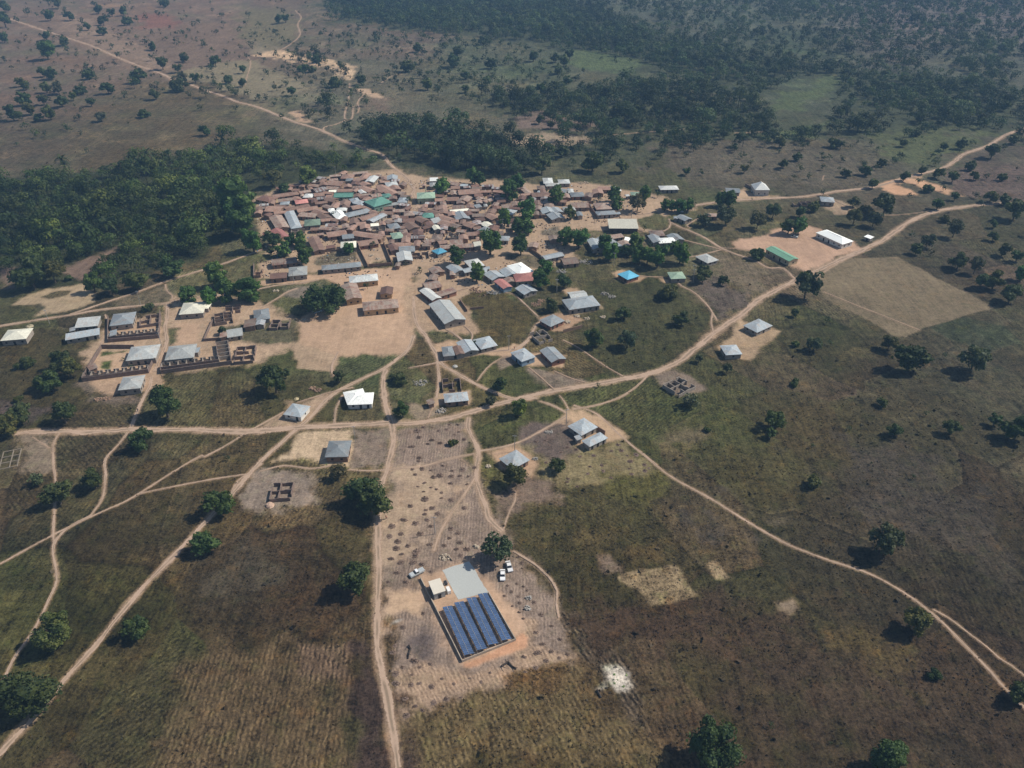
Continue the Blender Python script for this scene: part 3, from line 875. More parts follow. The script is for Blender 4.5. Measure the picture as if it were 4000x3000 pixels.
def roofmat(name, base, rust, amt, rough=.55, spec=.4, stripes=0.0, sheetvar=.22):
    m, nt, b = newmat(name, rough, spec); tc = N(nt, 'ShaderNodeTexCoord'); g = N(nt, 'ShaderNodeObjectInfo')
    off = N(nt, 'ShaderNodeVectorMath', operation='MULTIPLY_ADD'); nt.links.new(g.outputs['Random'], off.inputs[0])
    off.inputs[1].default_value = (97, 53, 31); nt.links.new(tc.outputs['Object'], off.inputs[2]); P = off.outputs[0]
    sx = N(nt, 'ShaderNodeSeparateXYZ'); nt.links.new(tc.outputs['Object'], sx.inputs[0])
    cx = N(nt, 'ShaderNodeCombineXYZ')
    nt.links.new(mth(nt, 'FLOOR', mth(nt, 'DIVIDE', sx.outputs[0], .85)), cx.inputs[0])
    nt.links.new(mth(nt, 'FLOOR', mth(nt, 'DIVIDE', sx.outputs[1], 2.4)), cx.inputs[1])
    nt.links.new(mth(nt, 'MULTIPLY', g.outputs['Random'], 91), cx.inputs[2])
    wn = N(nt, 'ShaderNodeTexWhiteNoise', noise_dimensions='3D'); nt.links.new(cx.outputs[0], wn.inputs[0])
    w = wn.outputs['Value']
    mp_ = N(nt, 'ShaderNodeMapping'); mp_.inputs['Scale'].default_value = (1.6, .35, 1); nt.links.new(P, mp_.inputs[0]); n1 = mth(nt, 'ADD', mth(nt, 'MULTIPLY', noise(nt, P, .22, 5, .7), .6), mth(nt, 'MULTIPLY', noise(nt, mp_.outputs[0], .9, 4, .7), .4))
    k = mth(nt, 'ADD', n1, mth(nt, 'MULTIPLY', mth(nt, 'SUBTRACT', w, .5), .22))
    if stripes: k = mth(nt, 'ADD', mth(nt, 'MULTIPLY', n1, 1-stripes), mth(nt, 'MULTIPLY', w, stripes))
    mask = ramp(nt, k, 1-amt-.12, 1-amt+.12)
    c = mixc(nt, mask, base, rust)
    v = mth(nt, 'ADD', mth(nt, 'MULTIPLY', w, 2*sheetvar), 1-sheetvar)
    v = mth(nt, 'MULTIPLY', v, mth(nt, 'ADD', mth(nt, 'MULTIPLY', g.outputs['Random'], .7), .68))
    v = mth(nt, 'MULTIPLY', v, mth(nt, 'ADD', mth(nt, 'MULTIPLY', ramp(nt, noise(nt, P, 1.3, 4, .7), .3, .7), .35), .82))
    c = mixc(nt, 1.0, c, v, 'MULTIPLY'); nt.links.new(c, b.inputs['Base Color'])
    wv = N(nt, 'ShaderNodeTexWave', bands_direction='X'); wv.inputs['Scale'].default_value = .55; nt.links.new(tc.outputs['Object'], wv.inputs[0])
    bp = N(nt, 'ShaderNodeBump'); bp.inputs['Distance'].default_value = .03; bp.inputs['Strength'].default_value = .5
    nt.links.new(wv.outputs['Fac'], bp.inputs['Height']); nt.links.new(bp.outputs[0], b.inputs['Normal'])
    return m
RUST = (.19, .105, .078); DR = (.11, .062, .052)
ROOF = {'r': roofmat('rust_roof', (.37, .25, .19), (.23, .135, .1), .5), 'R': roofmat('dark_rust_roof', (.22, .135, .1), (.16, .09, .068), .55),
 't': roofmat('tan_roof', (.36, .29, .235), RUST, .48), 'z': roofmat('zinc_roof', (.33, .375, .40), (.25, .21, .185), .38, .5, .35, .25, .12),
 'Z': roofmat('silver_roof', (.52, .55, .54), (.36, .32, .28), .4, .5, .35, .2, .12), 'w': roofmat('white_roof', (.82, .84, .8), (.7, .7, .64), .2, .5, .4, 0, .04),
 'c': roofmat('cream_roof', (.84, .82, .68), (.72, .69, .55), .2, .5, .4, 0, .05), 's': roofmat('patched_roof', (.48, .48, .47), (.2, .13, .11), .5, .5, .4, .75),
 'G': roofmat('teal_roof', (.11, .25, .2), (.1, .17, .14), .3, .5, .4, 0, .1), 'E': roofmat('green_roof', (.16, .32, .22), (.12, .24, .17), .25, .5, .4, 0, .06),
 'm': roofmat('pale_green_roof', (.26, .36, .27), (.3, .33, .26), .3, .5, .4, 0, .1), 'p': roofmat('pink_roof', (.5, .22, .19), (.42, .24, .2), .35, .55, .4, 0, .06),
 'b': roofmat('blue_roof', (.14, .48, .68), (.12, .42, .6), .3, .4, .5, 0, .05), 'C': None}
WALL = {'M': simple('mud_wall', (.27, .18, .13)), 'C': simple('cement_wall', (.3, .26, .22)), 'K': simple('cream_wall', (.5, .4, .26)),
 'B': simple('brick_wall', (.25, .13, .09)), 'W': simple('white_wall', (.6, .58, .53)), 'T': simple('green_wall', (.2, .3, .24)),
 'N': simple('pale_green_wall', (.36, .4, .26)), 'U': simple('blue_wall', (.24, .33, .42)), 'J': simple('tan_wall', (.46, .31, .17)),
 'O': simple('dark_wall', (.09, .07, .065)), 'R': simple('mauve_brick', (.22, .165, .14))}
M_dark = simple('dark_opening', (.03, .027, .025), .6); M_bark = simple('bark', (.10, .08, .06), .95); M_pole = simple('pole_concrete', (.36, .35, .33))
M_metal = simple('grey_metal', (.4, .42, .44), .4, .5); M_wood = simple('pale_dead_wood', (.3, .24, .18)); M_dwood = simple('burnt_wood', (.06, .05, .045))
def leafmat(name, cols, trans=.25):
    m, nt, b = newmat(name, .65, .25); g = N(nt, 'ShaderNodeNewGeometry'); oi = N(nt, 'ShaderNodeObjectInfo'); tc = N(nt, 'ShaderNodeTexCoord')
    c = mixc(nt, g.outputs['Random Per Island'], cols[0], cols[1])
    c = mixc(nt, ramp(nt, noise(nt, tc.outputs['Object'], 1.6 if 'far' not in name else .08, 2), .42, .62), c, cols[2])
    c = mixc(nt, 1.0, c, oi.outputs['Color'], 'MULTIPLY') if 'far' not in name else c
    if 'far' in name:
        at_ = N(nt, 'ShaderNodeAttribute', attribute_name='tint'); c = mixc(nt, 1.0, c, at_.outputs['Color'], 'MULTIPLY')
    nt.links.new(c, b.inputs['Base Color'])
    tr = N(nt, 'ShaderNodeBsdfTranslucent'); nt.links.new(mixc(nt, 1.0, c, (1.2, 1.3, .6), 'MULTIPLY'), tr.inputs[0])
    mx = N(nt, 'ShaderNodeMixShader'); mx.inputs[0].default_value = trans
    nt.links.new(b.outputs[0], mx.inputs[1]); nt.links.new(tr.outputs[0], mx.inputs[2])
    nt.links.new(mx.outputs[0], nt.nodes['Material Output'].inputs['Surface'])
    return m
LEAF = {'m': leafmat('mango_leaves', ((.06, .13, .026), (.12, .21, .042), (.035, .085, .022))),
 'd': leafmat('savanna_leaves', ((.052, .084, .022), (.1, .128, .038), (.034, .06, .02))),
 's': leafmat('grey_green_leaves', ((.085, .1, .05), (.13, .14, .075), (.05, .068, .035))),
 'far': leafmat('far_leaves', ((.046, .068, .025), (.086, .108, .038), (.032, .05, .021)))}
LEAF['b'] = LEAF['d']; LEAF['l'] = LEAF['d']; LEAF['p'] = LEAF['d']
# ------------------------------------------------------------------ ground sheet
ys = [-370.0]
while ys[-1] < 6000:
    y = ys[-1]; d = max(.5, (y*y + H*H)/(H*F/4000*1024)*.95) if y > 60 else (3.0 if y > -60 else 30.0)
    ys.append(y+d)
ys = np.array(ys); NX = 1050
o_u = np.array([1.06, 1.15, 1.3, 1.6, 2.2, 3.2]); u = np.concatenate([-o_u[::-1], np.linspace(-1, 1, NX-12), o_u])
Wd = .657*(.829*np.maximum(ys, 0)+112)*1.3+25
X = np.clip((Wd[:, None]*u[None, :]), -6200+np.arange(NX)[None, :]*.01, 6200+np.arange(NX)[None, :]*.01).ravel(); Y = np.repeat(ys, NX)
NV = len(X)
sx, sy = to_px(X, np.maximum(Y, 30)); gx = sx*2212/4000; gy = sy*2212/4000
wx = (vnoise(X, Y, 60, 3)-.5)*30+(vnoise(X, Y, 14, 4)-.5)*8; wy = (vnoise(X, Y, 60, 5)-.5)*30+(vnoise(X, Y, 14, 6)-.5)*8
col = np.zeros((NV, 4)); wsum = np.zeros(NV)
for ln in BASE.strip().split('\n'):
    a = [float(t) for t in ln.split()]
    w = 1/((gx+wx*1.5-a[0])**2 + ((gy+wy-a[1])*1.6)**2 + 900)**2
    col += w[:, None]*np.array(a[2:6]+[0])[None, :4]; wsum += w
col /= wsum[:, None]
n1 = fbm(X, Y, 45, 20, 5); n2 = fbm(X+300, Y, 18, 40, 4); n3 = fbm(X, Y+900, 110, 60, 3)
k = np.clip((n1-.5)*3.2, -1, 1)[:, None]
warm = np.array([1.14, 1.03, .93]); cool = np.array([.82, .98, .82])
col[:, :3] *= np.where(k > 0, 1+k*(warm-1), 1-k*(cool-1)*-1*-1)
col[:, :3] *= (1+(n2-.5)*.55)[:, None]
straw = np.clip((n3*.5+n2*.6-.62)*7, 0, 1)*.35
col[:, :3] = col[:, :3]*(1-straw[:, None]) + (col[:, :3]*1.6+np.array([.035, .024, .008]))*straw[:, None]
jn = (fbm(X, Y, 9, 80, 4)-.5)*2; jn2 = (fbm(X, Y, 30, 90, 3)-.5)*2
def polydist(px_, py_, P):
    d2 = np.full(len(px_), 1e12); ins = np.zeros(len(px_), bool); n = len(P)
    for i in range(n):
        x1, y1 = P[i-1]; x2, y2 = P[i]
        ex, ey = x2-x1, y2-y1; t = np.clip(((px_-x1)*ex+(py_-y1)*ey)/(ex*ex+ey*ey+1e-9), 0, 1)
        d2 = np.minimum(d2, (px_-x1-t*ex)**2+(py_-y1-t*ey)**2)
        c = ((y1 > py_) != (y2 > py_)) & (px_ < (x2-x1)*(py_-y1)/(y2-y1+1e-12)+x1); ins ^= c
    return np.sqrt(d2), ins
def pts_of(tok):
    out = []; t = None; i = 0
    while i < len(tok):
        if tok[i] in TILES: t = tok[i]; i += 1; continue
        out.append(at(t, float(tok[i]), float(tok[i+1]))); i += 2
    return out
col[:, :3] *= (1.0-.12*np.clip((sy-700)/900, 0, 1))[:, None]  # darkening towards the lower frame put into the ground colour
# farm plots: a warped, rotated cellular layout with its own tone, ridge direction and worn borders
ang_ = math.radians(-28); Xr = X*math.cos(ang_)-Y*math.sin(ang_)+(vnoise(X, Y, 90, 700)-.5)*40; Yr = X*math.sin(ang_)+Y*math.cos(ang_)+(vnoise(X, Y, 90, 701)-.5)*40
cu, cv = Xr/34, Yr/58; iu = np.floor(cu).astype(np.int64); iv = np.floor(cv).astype(np.int64); b1 = np.full(NV, 9.); b2 = np.full(NV, 9.); ib = np.zeros(NV, np.int64)
for du in (-1, 0, 1):
    for dv in (-1, 0, 1):
        cx_ = iu+du; cy_ = iv+dv; px2 = cx_+.5+(hsh(cx_, cy_, 900)-.5)*.75; py2 = cy_+.5+(hsh(cx_, cy_, 901)-.5)*.75
        dd = np.maximum(np.abs(cu-px2), np.abs(cv-py2))*.7+np.hypot(cu-px2, cv-py2)*.3; id_ = (cx_*7919+cy_*104729)
        lt = dd < b1; b2 = np.where(lt, b1, np.minimum(b2, dd)); ib = np.where(lt, id_, ib); b1 = np.where(lt, dd, b1)
t1, t2, t3, t4 = [hsh(ib, ib*0+3, 910+q) for q in range(4)]
pw = np.clip((sy-650)/300, 0, 1)*np.clip((col[:, 3]-.5)*3, 0, 1)
col[:, :3] *= 1+(pw*(t1-.5)*.36)[:, None]; col[:, 0] *= 1+pw*(t2-.5)*.14; col[:, 1] *= 1+pw*(.5-t2)*.12; col[:, 2] *= 1+pw*(t3-.5)*.2
dry = .4*pw*(t3 > .82)*np.clip((fbm(X, Y, 16, 720, 4)-.38)*5, 0, 1)
col[:, :3] += dry[:, None]*np.array([.07, .05, .028])
bd = np.clip(1-(b2-b1)*14, 0, 1)*pw*(vnoise(X, Y, 25, 730) > .4)
col[:, :3] = col[:, :3]*(1-.45*bd[:, None]*(t4 > .35)[:, None])+(.03*bd*(t4 <= .35))[:, None]*np.array([.9, .68, .46])
an_ = np.round(t2*3)*.5-.35+1.2; rowp = (-np.sin(an_)*X+np.cos(an_)*Y)/1.7; rowa = pw*np.where((t4 > .6) & (b2-b1 > .05), .4*t1+.1, 0)
for ln in ZONES.strip().split('\n'):
    h, p = ln.split(' : '); a = [float(t) for t in h.split()]; P = pts_of(p.split()); Pn = np.array(P); f = a[3]
    mk = np.where((X > Pn[:, 0].min()-f*2) & (X < Pn[:, 0].max()+f*2) & (Y > Pn[:, 1].min()-f*2) & (Y < Pn[:, 1].max()+f*2))[0]
    if not len(mk): continue
    d, ins = polydist(X[mk], Y[mk], P); sd = np.where(ins, d, -d) + jn[mk]*f*.8 + jn2[mk]*f*.5*(f > 8)
    al = np.clip((sd+f*.35)/(f*.7), 0, 1); al = al*al*(3-2*al)
    tgt = np.array(a[:3])[None, :]*(1+(n2[mk]-.5)*.35+(n1[mk]-.5)*.25)[:, None]
    if a[4] < .4:
        gr = np.clip((fbm(X[mk], Y[mk], 22, 130, 4)-.6)*6, 0, 1)*(.05+a[4]*1.2); al = al*(1-gr*.7); tgt = tgt*(np.array([1.12, 1.07, .98]) if a[0] > .28 else 1)
    col[mk, :3] = col[mk, :3]*(1-al[:, None]) + tgt*al[:, None]; col[mk, 3] = col[mk, 3]*(1-al)+a[4]*al
    if len(a) > 6:
        an = math.radians(a[5]); nx_, ny_ = -math.sin(an), math.cos(an)
        rowp[mk] = np.where(al > .05, (X[mk]*nx_+Y[mk]*ny_)/a[6], rowp[mk]); rowa[mk] = rowa[mk]*(1-al)+a[7]*al
    else: rowa[mk] *= (1-al)
# roads
DIRT = np.array([.45, .315, .215])
road_pl = []
def resample(P, step=1.6):
    P = np.array(P); n = len(P); out = []
    for i in range(n-1):
        p0 = P[max(i-1, 0)]; p1 = P[i]; p2 = P[i+1]; p3 = P[min(i+2, n-1)]
        L = np.linalg.norm(p2-p1); k_ = max(1, int(L/step))
        for j in range(k_):
            t = j/k_; out.append(.5*((2*p1)+(-p0+p2)*t+(2*p0-5*p1+4*p2-p3)*t*t+(-p0+3*p1-3*p2+p3)*t**3))
    out.append(P[-1]); return np.array(out)
for ln in ROADS.strip().split('\n'):
    tok = ln.split(); road_pl.append((tok[0], float(tok[1])*((.66 if float(tok[1]) >= 5 else .54) if tok[0] == 'road' else .44), resample(pts_of(tok[2:]), 4.0 if 'T' in ln[:14] else 2.0)))
for kind, w, P in road_pl:
    hw = w*.5; m_ = w*2+3
    for i in range(0, len(P)-1, 12):
        Q = P[i:i+13]
        mk = np.where((X > Q[:, 0].min()-m_) & (X < Q[:, 0].max()+m_) & (Y > Q[:, 1].min()-m_) & (Y < Q[:, 1].max()+m_))[0]
        if not len(mk): continue
        d = np.full(len(mk), 1e9)
        for j in range(len(Q)-1):
            e = Q[j+1]-Q[j]; t = np.clip(((X[mk]-Q[j, 0])*e[0]+(Y[mk]-Q[j, 1])*e[1])/(e@e+1e-9), 0, 1)
            d = np.minimum(d, np.hypot(X[mk]-Q[j, 0]-t*e[0], Y[mk]-Q[j, 1]-t*e[1]))
        al = np.clip(1-(d-hw*.75+jn[mk]*w*.35)/(w*.45+.3), 0, 1)*.7
        nw = DIRT[None, :]*(.72+.3*n2[mk])[:, None]
        keep = al > 0
        base = col[mk, :3]; br = base.mean(1)
        al = np.where(br > .3, al*.3, al)
        col[mk, :3] = base*(1-al[:, None])+nw*al[:, None]; col[mk, 3] *= (1-al*.8); rowa[mk] *= (1-al)
ul = np.clip(1-(gy-40)/330, 0, 1)*np.clip(1-(gx-500)/700, 0, 1); col[:, 0] *= 1+.2*ul; col[:, 1] *= 1+.05*ul; col[:, 2] *= 1-.08*ul
sn_ = np.clip((sy-900)/1500, 0, 1)*np.clip((col[:, 3]-.45)*3, 0, 1)
col[:, 0] *= 1+.05*sn_; col[:, 1] *= 1-.03*sn_; col[:, 2] *= 1-.16*sn_
col = np.clip(col, .008, .9)
V = np.zeros((NV, 3)); V[:, 0] = X; V[:, 1] = Y
V[:, 2] = 0
r_ = np.arange(len(ys)-1)[:, None]*NX; c_ = np.arange(NX-1)[None, :]
i0 = (r_+c_).ravel(); Fc = np.stack([i0, i0+1, i0+NX+1, i0+NX], 1)
m, nt, b = newmat('ground_soil_and_grass', .95, .1)
ge = N(nt, 'ShaderNodeNewGeometry'); ca = N(nt, 'ShaderNodeAttribute', attribute_name='cover'); ra = N(nt, 'ShaderNodeAttribute', attribute_name='rows')
P_ = ge.outputs['Position']; veg = ca.outputs['Alpha']
f1 = noise(nt, P_, 1.1, 4, .75); f2 = noise(nt, P_, .28, 5, .7); f3 = noise(nt, P_, .07, 4, .65)
e = mth(nt, 'ADD', mth(nt, 'MULTIPLY', mth(nt, 'SUBTRACT', f1, .5), 4.2), mth(nt, 'ADD', mth(nt, 'MULTIPLY', mth(nt, 'SUBTRACT', f2, .5), 2.9), mth(nt, 'MULTIPLY', mth(nt, 'SUBTRACT', f3, .5), 1.2)))
mp = N(nt, 'ShaderNodeMapping'); mp.inputs['Rotation'].default_value = (0, 0, math.radians(62)); mp.inputs['Scale'].default_value = (.9, .07, 1); nt.links.new(P_, mp.inputs[0])
f4 = noise(nt, mp.outputs[0], .8, 4, .6)
mp2 = N(nt, 'ShaderNodeMapping'); mp2.inputs['Rotation'].default_value = (0, 0, math.radians(-35)); mp2.inputs['Scale'].default_value = (.5, .06, 1); nt.links.new(P_, mp2.inputs[0])
f5 = noise(nt, mp2.outputs[0], .5, 4, .6)
e = mth(nt, 'ADD', e, mth(nt, 'ADD', mth(nt, 'MULTIPLY', mth(nt, 'SUBTRACT', f4, .5), 1.6), mth(nt, 'MULTIPLY', mth(nt, 'SUBTRACT', f5, .5), .9)))
amp = mth(nt, 'ADD', mth(nt, 'MULTIPLY', veg, .8), .15)
v = mth(nt, 'MAXIMUM', mth(nt, 'ADD', mth(nt, 'MULTIPLY', e, amp), 1.0), .25)
c = mixc(nt, 1.0, ca.outputs['Color'], v, 'MULTIPLY')
hue = noise(nt, P_, .16, 4, .7)
c = mixc(nt, mth(nt, 'MULTIPLY', ramp(nt, hue, .52, .68), mth(nt, 'MULTIPLY', veg, .42)), c, mixc(nt, 1.0, c, (.72, 1.05, .62), 'MULTIPLY'))
c = mixc(nt, mth(nt, 'MULTIPLY', ramp(nt, noise(nt, P_, .11, 5, .7), .55, .7), mth(nt, 'MULTIPLY', veg, .7)), c, mixc(nt, 1.0, c, (1.5, 1.2, .9), 'MULTIPLY'))
sr = N(nt, 'ShaderNodeSeparateColor'); nt.links.new(ra.outputs['Color'], sr.inputs[0])
wob = mth(nt, 'MULTIPLY', mth(nt, 'SUBTRACT', noise(nt, P_, .5, 2), .5), 1.4)
sn = mth(nt, 'SINE', mth(nt, 'MULTIPLY', mth(nt, 'ADD', mth(nt, 'MULTIPLY', sr.outputs[0], 1000.0), wob), 6.283))
brk = ramp(nt, noise(nt, P_, .35, 3, .6), .38, .6)
rv = mth(nt, 'ADD', 1.0, mth(nt, 'MULTIPLY', mth(nt, 'MULTIPLY', sn, brk), sr.outputs[1]))
c = mixc(nt, 1.0, c, mth(nt, 'MAXIMUM', rv, .3), 'MULTIPLY')
nt.links.new(c, b.inputs['Base Color'])
bp = N(nt, 'ShaderNodeBump'); bp.inputs['Distance'].default_value = .5
nt.links.new(mth(nt, 'MULTIPLY', veg, .8), bp.inputs['Strength']); nt.links.new(f1, bp.inputs['Height']); nt.links.new(bp.outputs[0], b.inputs['Normal'])
me = mesh_np('ground', V, Fc, m)
ca_ = me.color_attributes.new('cover', 'FLOAT_COLOR', 'POINT'); ca_.data.foreach_set('color', col.astype(np.float32).ravel())
rw = np.zeros((NV, 4), np.float32); rw[:, 0] = rowp/1000; rw[:, 1] = rowa; rw[:, 3] = 1
ra_ = me.color_attributes.new('rows', 'FLOAT_COLOR', 'POINT'); ra_.data.foreach_set('color', rw.ravel())
obj('ground', me, kind='structure', label='savanna ground of dry grass, bare soil and tilled plots')
# road strips
m, nt, b = newmat('road_dirt', .95, .1); ge = N(nt, 'ShaderNodeNewGeometry'); P_ = ge.outputs['Position']
ra = N(nt, 'ShaderNodeAttribute', attribute_name='cross'); s_ = N(nt, 'ShaderNodeSeparateColor'); nt.links.new(ra.outputs['Color'], s_.inputs[0])
cen = mth(nt, 'SUBTRACT', 1.0, mth(nt, 'MULTIPLY', mth(nt, 'ABSOLUTE', mth(nt, 'SUBTRACT', s_.outputs[0], .5)), 2.0))
mask = mth(nt, 'MULTIPLY', ramp(nt, cen, .6, .85), ramp(nt, noise(nt, P_, .1, 4), .44, .56))
c = mixc(nt, mth(nt, 'MULTIPLY', mask, .7), (.47, .34, .25), (.2, .155, .105))
v = mth(nt, 'ADD', mth(nt, 'MULTIPLY', noise(nt, P_, .8, 5, .7), .5), .72)
v = mth(nt, 'MULTIPLY', v, mth(nt, 'ADD', mth(nt, 'MULTIPLY', noise(nt, P_, .06, 3), .3), .86))
c = mixc(nt, 1.0, c, v, 'MULTIPLY'); nt.links.new(c, b.inputs['Base Color']); M_road = m
al_ = mth(nt, 'ADD', mth(nt, 'MULTIPLY', cen, 1.6), mth(nt, 'ADD', mth(nt, 'MULTIPLY', mth(nt, 'SUBTRACT', noise(nt, P_, .9, 4, .75), .5), 2.4), mth(nt, 'MULTIPLY', mth(nt, 'SUBTRACT', noise(nt, P_, .13, 3, .6), .5), 1.6)))
tb = N(nt, 'ShaderNodeBsdfTransparent'); mx = N(nt, 'ShaderNodeMixShader'); nt.links.new(ramp(nt, al_, .28, .42), mx.inputs[0]); nt.links.new(tb.outputs[0], mx.inputs[1]); nt.links.new(b.outputs[0], mx.inputs[2])
nt.links.new(mx.outputs[0], nt.nodes['Material Output'].inputs['Surface'])
for ri, (kind, w, P) in enumerate(road_pl):
    T = np.gradient(P, axis=0); T /= np.linalg.norm(T, axis=1)[:, None]+1e-9; Nn = np.stack([-T[:, 1], T[:, 0]], 1)
    hw = w*.5*1.0
    a = hw*(1+(vnoise(P[:, 0], P[:, 1], 9, 200+ri)-.5)*.8+(vnoise(P[:, 0], P[:, 1], 2.6, 220+ri)-.5)*.5); bb = hw*(1+(vnoise(P[:, 0], P[:, 1], 9, 300+ri)-.5)*.8+(vnoise(P[:, 0], P[:, 1], 2.6, 320+ri)-.5)*.5)
    z = .03+ri*.004
    cr = np.linspace(0, 1, 5); VV = []; CC = []
    for t in cr:
        q = P+Nn*(a-(a+bb)*t)[:, None]; VV.append(np.c_[q, np.full(len(q), z)]); CC.append(np.full(len(q), t))
    VV = np.concatenate(VV); CC = np.concatenate(CC); n = len(P); fs = []
    for k_ in range(4):
        i_ = np.arange(n-1)+k_*n; fs.append(np.stack([i_, i_+n, i_+n+1, i_+1], 1))
    me = mesh_np(kind, VV, np.concatenate(fs), M_road)
    cc = np.zeros((len(VV), 4), np.float32); cc[:, 0] = CC; cc[:, 3] = 1
    ca_ = me.color_attributes.new('cross', 'FLOAT_COLOR', 'POINT'); ca_.data.foreach_set('color', cc.ravel())
    obj(kind, me, kind='structure', label='bare dirt road worn through the grass' if kind == 'road' else 'narrow trodden footpath across the fields')
# ------------------------------------------------------------------ labels
LAND = [('the green-roofed mosque', 'A2', 1150, 800), ('the pale green mosque', 'A3', 260, 640), ('the pink-roofed house', 'A1', 1210, 770),
('the teal-roofed hall', 'A2', 265, 625), ('the white U-shaped villa', 'A2', 180, 1080), ('the cream-roofed shed', 'A5', 1060, 1330),
('the red-roofed villa', 'B4', 680, 1240), ('the bright blue roof', 'B5', 1200, 1190), ('the green-roofed school', 'C5', 940, 1270),
('the white-roofed school', 'C5', 1690, 1010), ('the cream-roofed villa', 'C1', 1690, 1000), ('the star-shaped cream roof', 'C1', 150, 1230),
('the broad spreading tree', 'C2', 1000, 430), ('the dusty playing field', 'C2', 1400, 950), ('the long pale-blue hall', 'B2', 200, 980),
('the silver U-shaped house', 'A4', 1330, 330), ('the grey courtyard house', 'C4', 250, 430), ('the solar arrays', 'S', 1000, 900),
('the white L-shaped roof', 'D2', 1700, 430), ('the round sand heap', 'D2', 705, 1580), ('the square grey field', 'D5', 1100, 250),
('the orange clay pit', 'C6', 400, 330), ('the sandy gully', 'T2', 600, 540), ('the bright green clearing', 'T3', 800, 540),
('the curved green clearing', 'T4', 330, 830), ('the central crossroads', 'G', 845, 912), ('the white ash patch', 'E5', 900, 900),
('the blotchy pale plot', 'E1', 1040, 1080), ('the vivid green tree', 'D3', 1180, 540), ('the twin zinc farmhouses', 'D3', 1950, 780),
('the reddish bare patch', 'T1', 1350, 190), ('the pale grass clearing', 'T1', 1900, 600), ('the tall white house', 'C5', 630, 290),
('the walled empty plot', 'B2', 1000, 760), ('the two-lawned yard', 'C1', 1000, 1470), ('the clearing by the forest', 'C1', 450, 930),
('the burnt brick shell', 'D4', 700, 290), ('the fork of dirt roads', 'D6', 460, 380), ('the far village corner', 'B1', 500, 320),
('the teal hip roof', 'A3', 320, 1110), ('the long brick-walled roof', 'B3', 1000, 500), ('the sky-blue hip roof', 'B3', 590, 620)]
LANDP = [(n, *spx(t, x, y)) for n, t, x, y in LAND]
ORD = ['nearest', 'second', 'third', 'fourth', 'fifth', 'sixth', 'seventh', 'eighth', 'ninth', 'tenth', 'eleventh', 'twelfth'] + ['far']*0
labq = []
def want_label(o, desc, X_, Y_, z=2.0): labq.append((o, desc, *to_px(X_, Y_, z)))
def nth(i):
    b_ = ['nearest', 'second-nearest', 'third-nearest', 'fourth-nearest', 'fifth-nearest', 'sixth-nearest', 'seventh-nearest', 'eighth-nearest', 'ninth-nearest', 'tenth-nearest', 'eleventh-nearest', 'twelfth-nearest', 'thirteenth-nearest', 'fourteenth-nearest', 'fifteenth-nearest', 'sixteenth-nearest', 'seventeenth-nearest', 'eighteenth-nearest']
    return b_[i] if i < len(b_) else '%dth-nearest' % (i+1)
def flush_labels():
    grp = {}
    for o, desc, x, y in labq:
        best = min(LANDP, key=lambda L: ((x-L[1])**2+((y-L[2])*1.5)**2) if abs(x-L[1])+abs(y-L[2]) > 14 else 1e9)
        dx = x-best[1]; dy = (y-best[2])*1.5; a = math.degrees(math.atan2(-dy, dx)) % 360
        s = int((a+22.5)//45) % 8
        d = ['right of', 'behind and right of', 'behind', 'behind and left of', 'left of', 'in front and left of', 'in front of', 'in front and right of'][s]
        grp.setdefault((desc, best[0], d), []).append((math.hypot(dx, dy), o))
    for (desc, L, d), items in grp.items():
        items.sort(key=lambda t: t[0])
        for i, (_, o) in enumerate(items):
            o['label'] = f'{desc} {d} {L}' if len(items) == 1 else f'{desc}, {nth(i)} {d} {L}'
# ------------------------------------------------------------------ buildings
def bx(name, w, d, h, mat):
    m_ = MB(); m_.box(-w/2, w/2, -d/2, d/2, 0, h); return m_.mesh(name, mat)
WIN = bx('window', .95, .1, .95, M_dark); DOOR = bx('door', 1.05, .1, 1.95, M_dark)
CN = {'r': 'rust-brown', 'R': 'dark-rust', 't': 'tan-grey', 'z': 'blue-grey zinc', 'Z': 'pale silver', 'w': 'white', 'c': 'cream', 's': 'stripy patched',
      'G': 'teal', 'E': 'green', 'm': 'pale green', 'p': 'pink', 'b': 'blue', 'C': 'grey', 'M': 'mud', 'B': 'brick', 'f': 'pale'}
DEFW = {'r': 'M', 'R': 'M', 't': 'M', 's': 'M', 'z': 'C', 'Z': 'C', 'w': 'C', 'c': 'C', 'm': 'C', 'g': 'C', 'G': 'C', 'p': 'K', 'b': 'C', 'E': 'K'}
def roof_mesh(kind, L, W, h, rise, mat, t=.14):
    m_ = MB(); a, b_ = L/2, W/2
    if kind == 'g':
        T = [(-a,-b_,h),(a,-b_,h),(a,b_,h),(-a,b_,h),(-a,0,h+rise),(a,0,h+rise)]
        top = [(0,1,5,4),(2,3,4,5)]; ring = [0,1,5,2,3,4]
    elif kind == 'h':
        k_ = min(b_, a*.92)
        T = [(-a,-b_,h),(a,-b_,h),(a,b_,h),(-a,b_,h),(-a+k_,0,h+rise),(a-k_,0,h+rise)]
        top = [(0,1,5,4),(1,2,5),(2,3,4,5),(3,0,4)]; ring = [0,1,2,3]
    else:
        T = [(-a,-b_,h),(a,-b_,h),(a,b_,h+rise),(-a,b_,h+rise)]; top = [(0,1,2,3)]; ring = [0,1,2,3]
    n = len(T); B = [(x, y, z-t) for x, y, z in T]
    fs = list(top)+[tuple(i+n for i in f[::-1]) for f in top]
    for i in range(len(ring)):
        p, q = ring[i], ring[(i+1) % len(ring)]; fs.append((q, p, p+n, q+n))
    m_.add(T+B, fs); return m_.mesh('roof', mat)
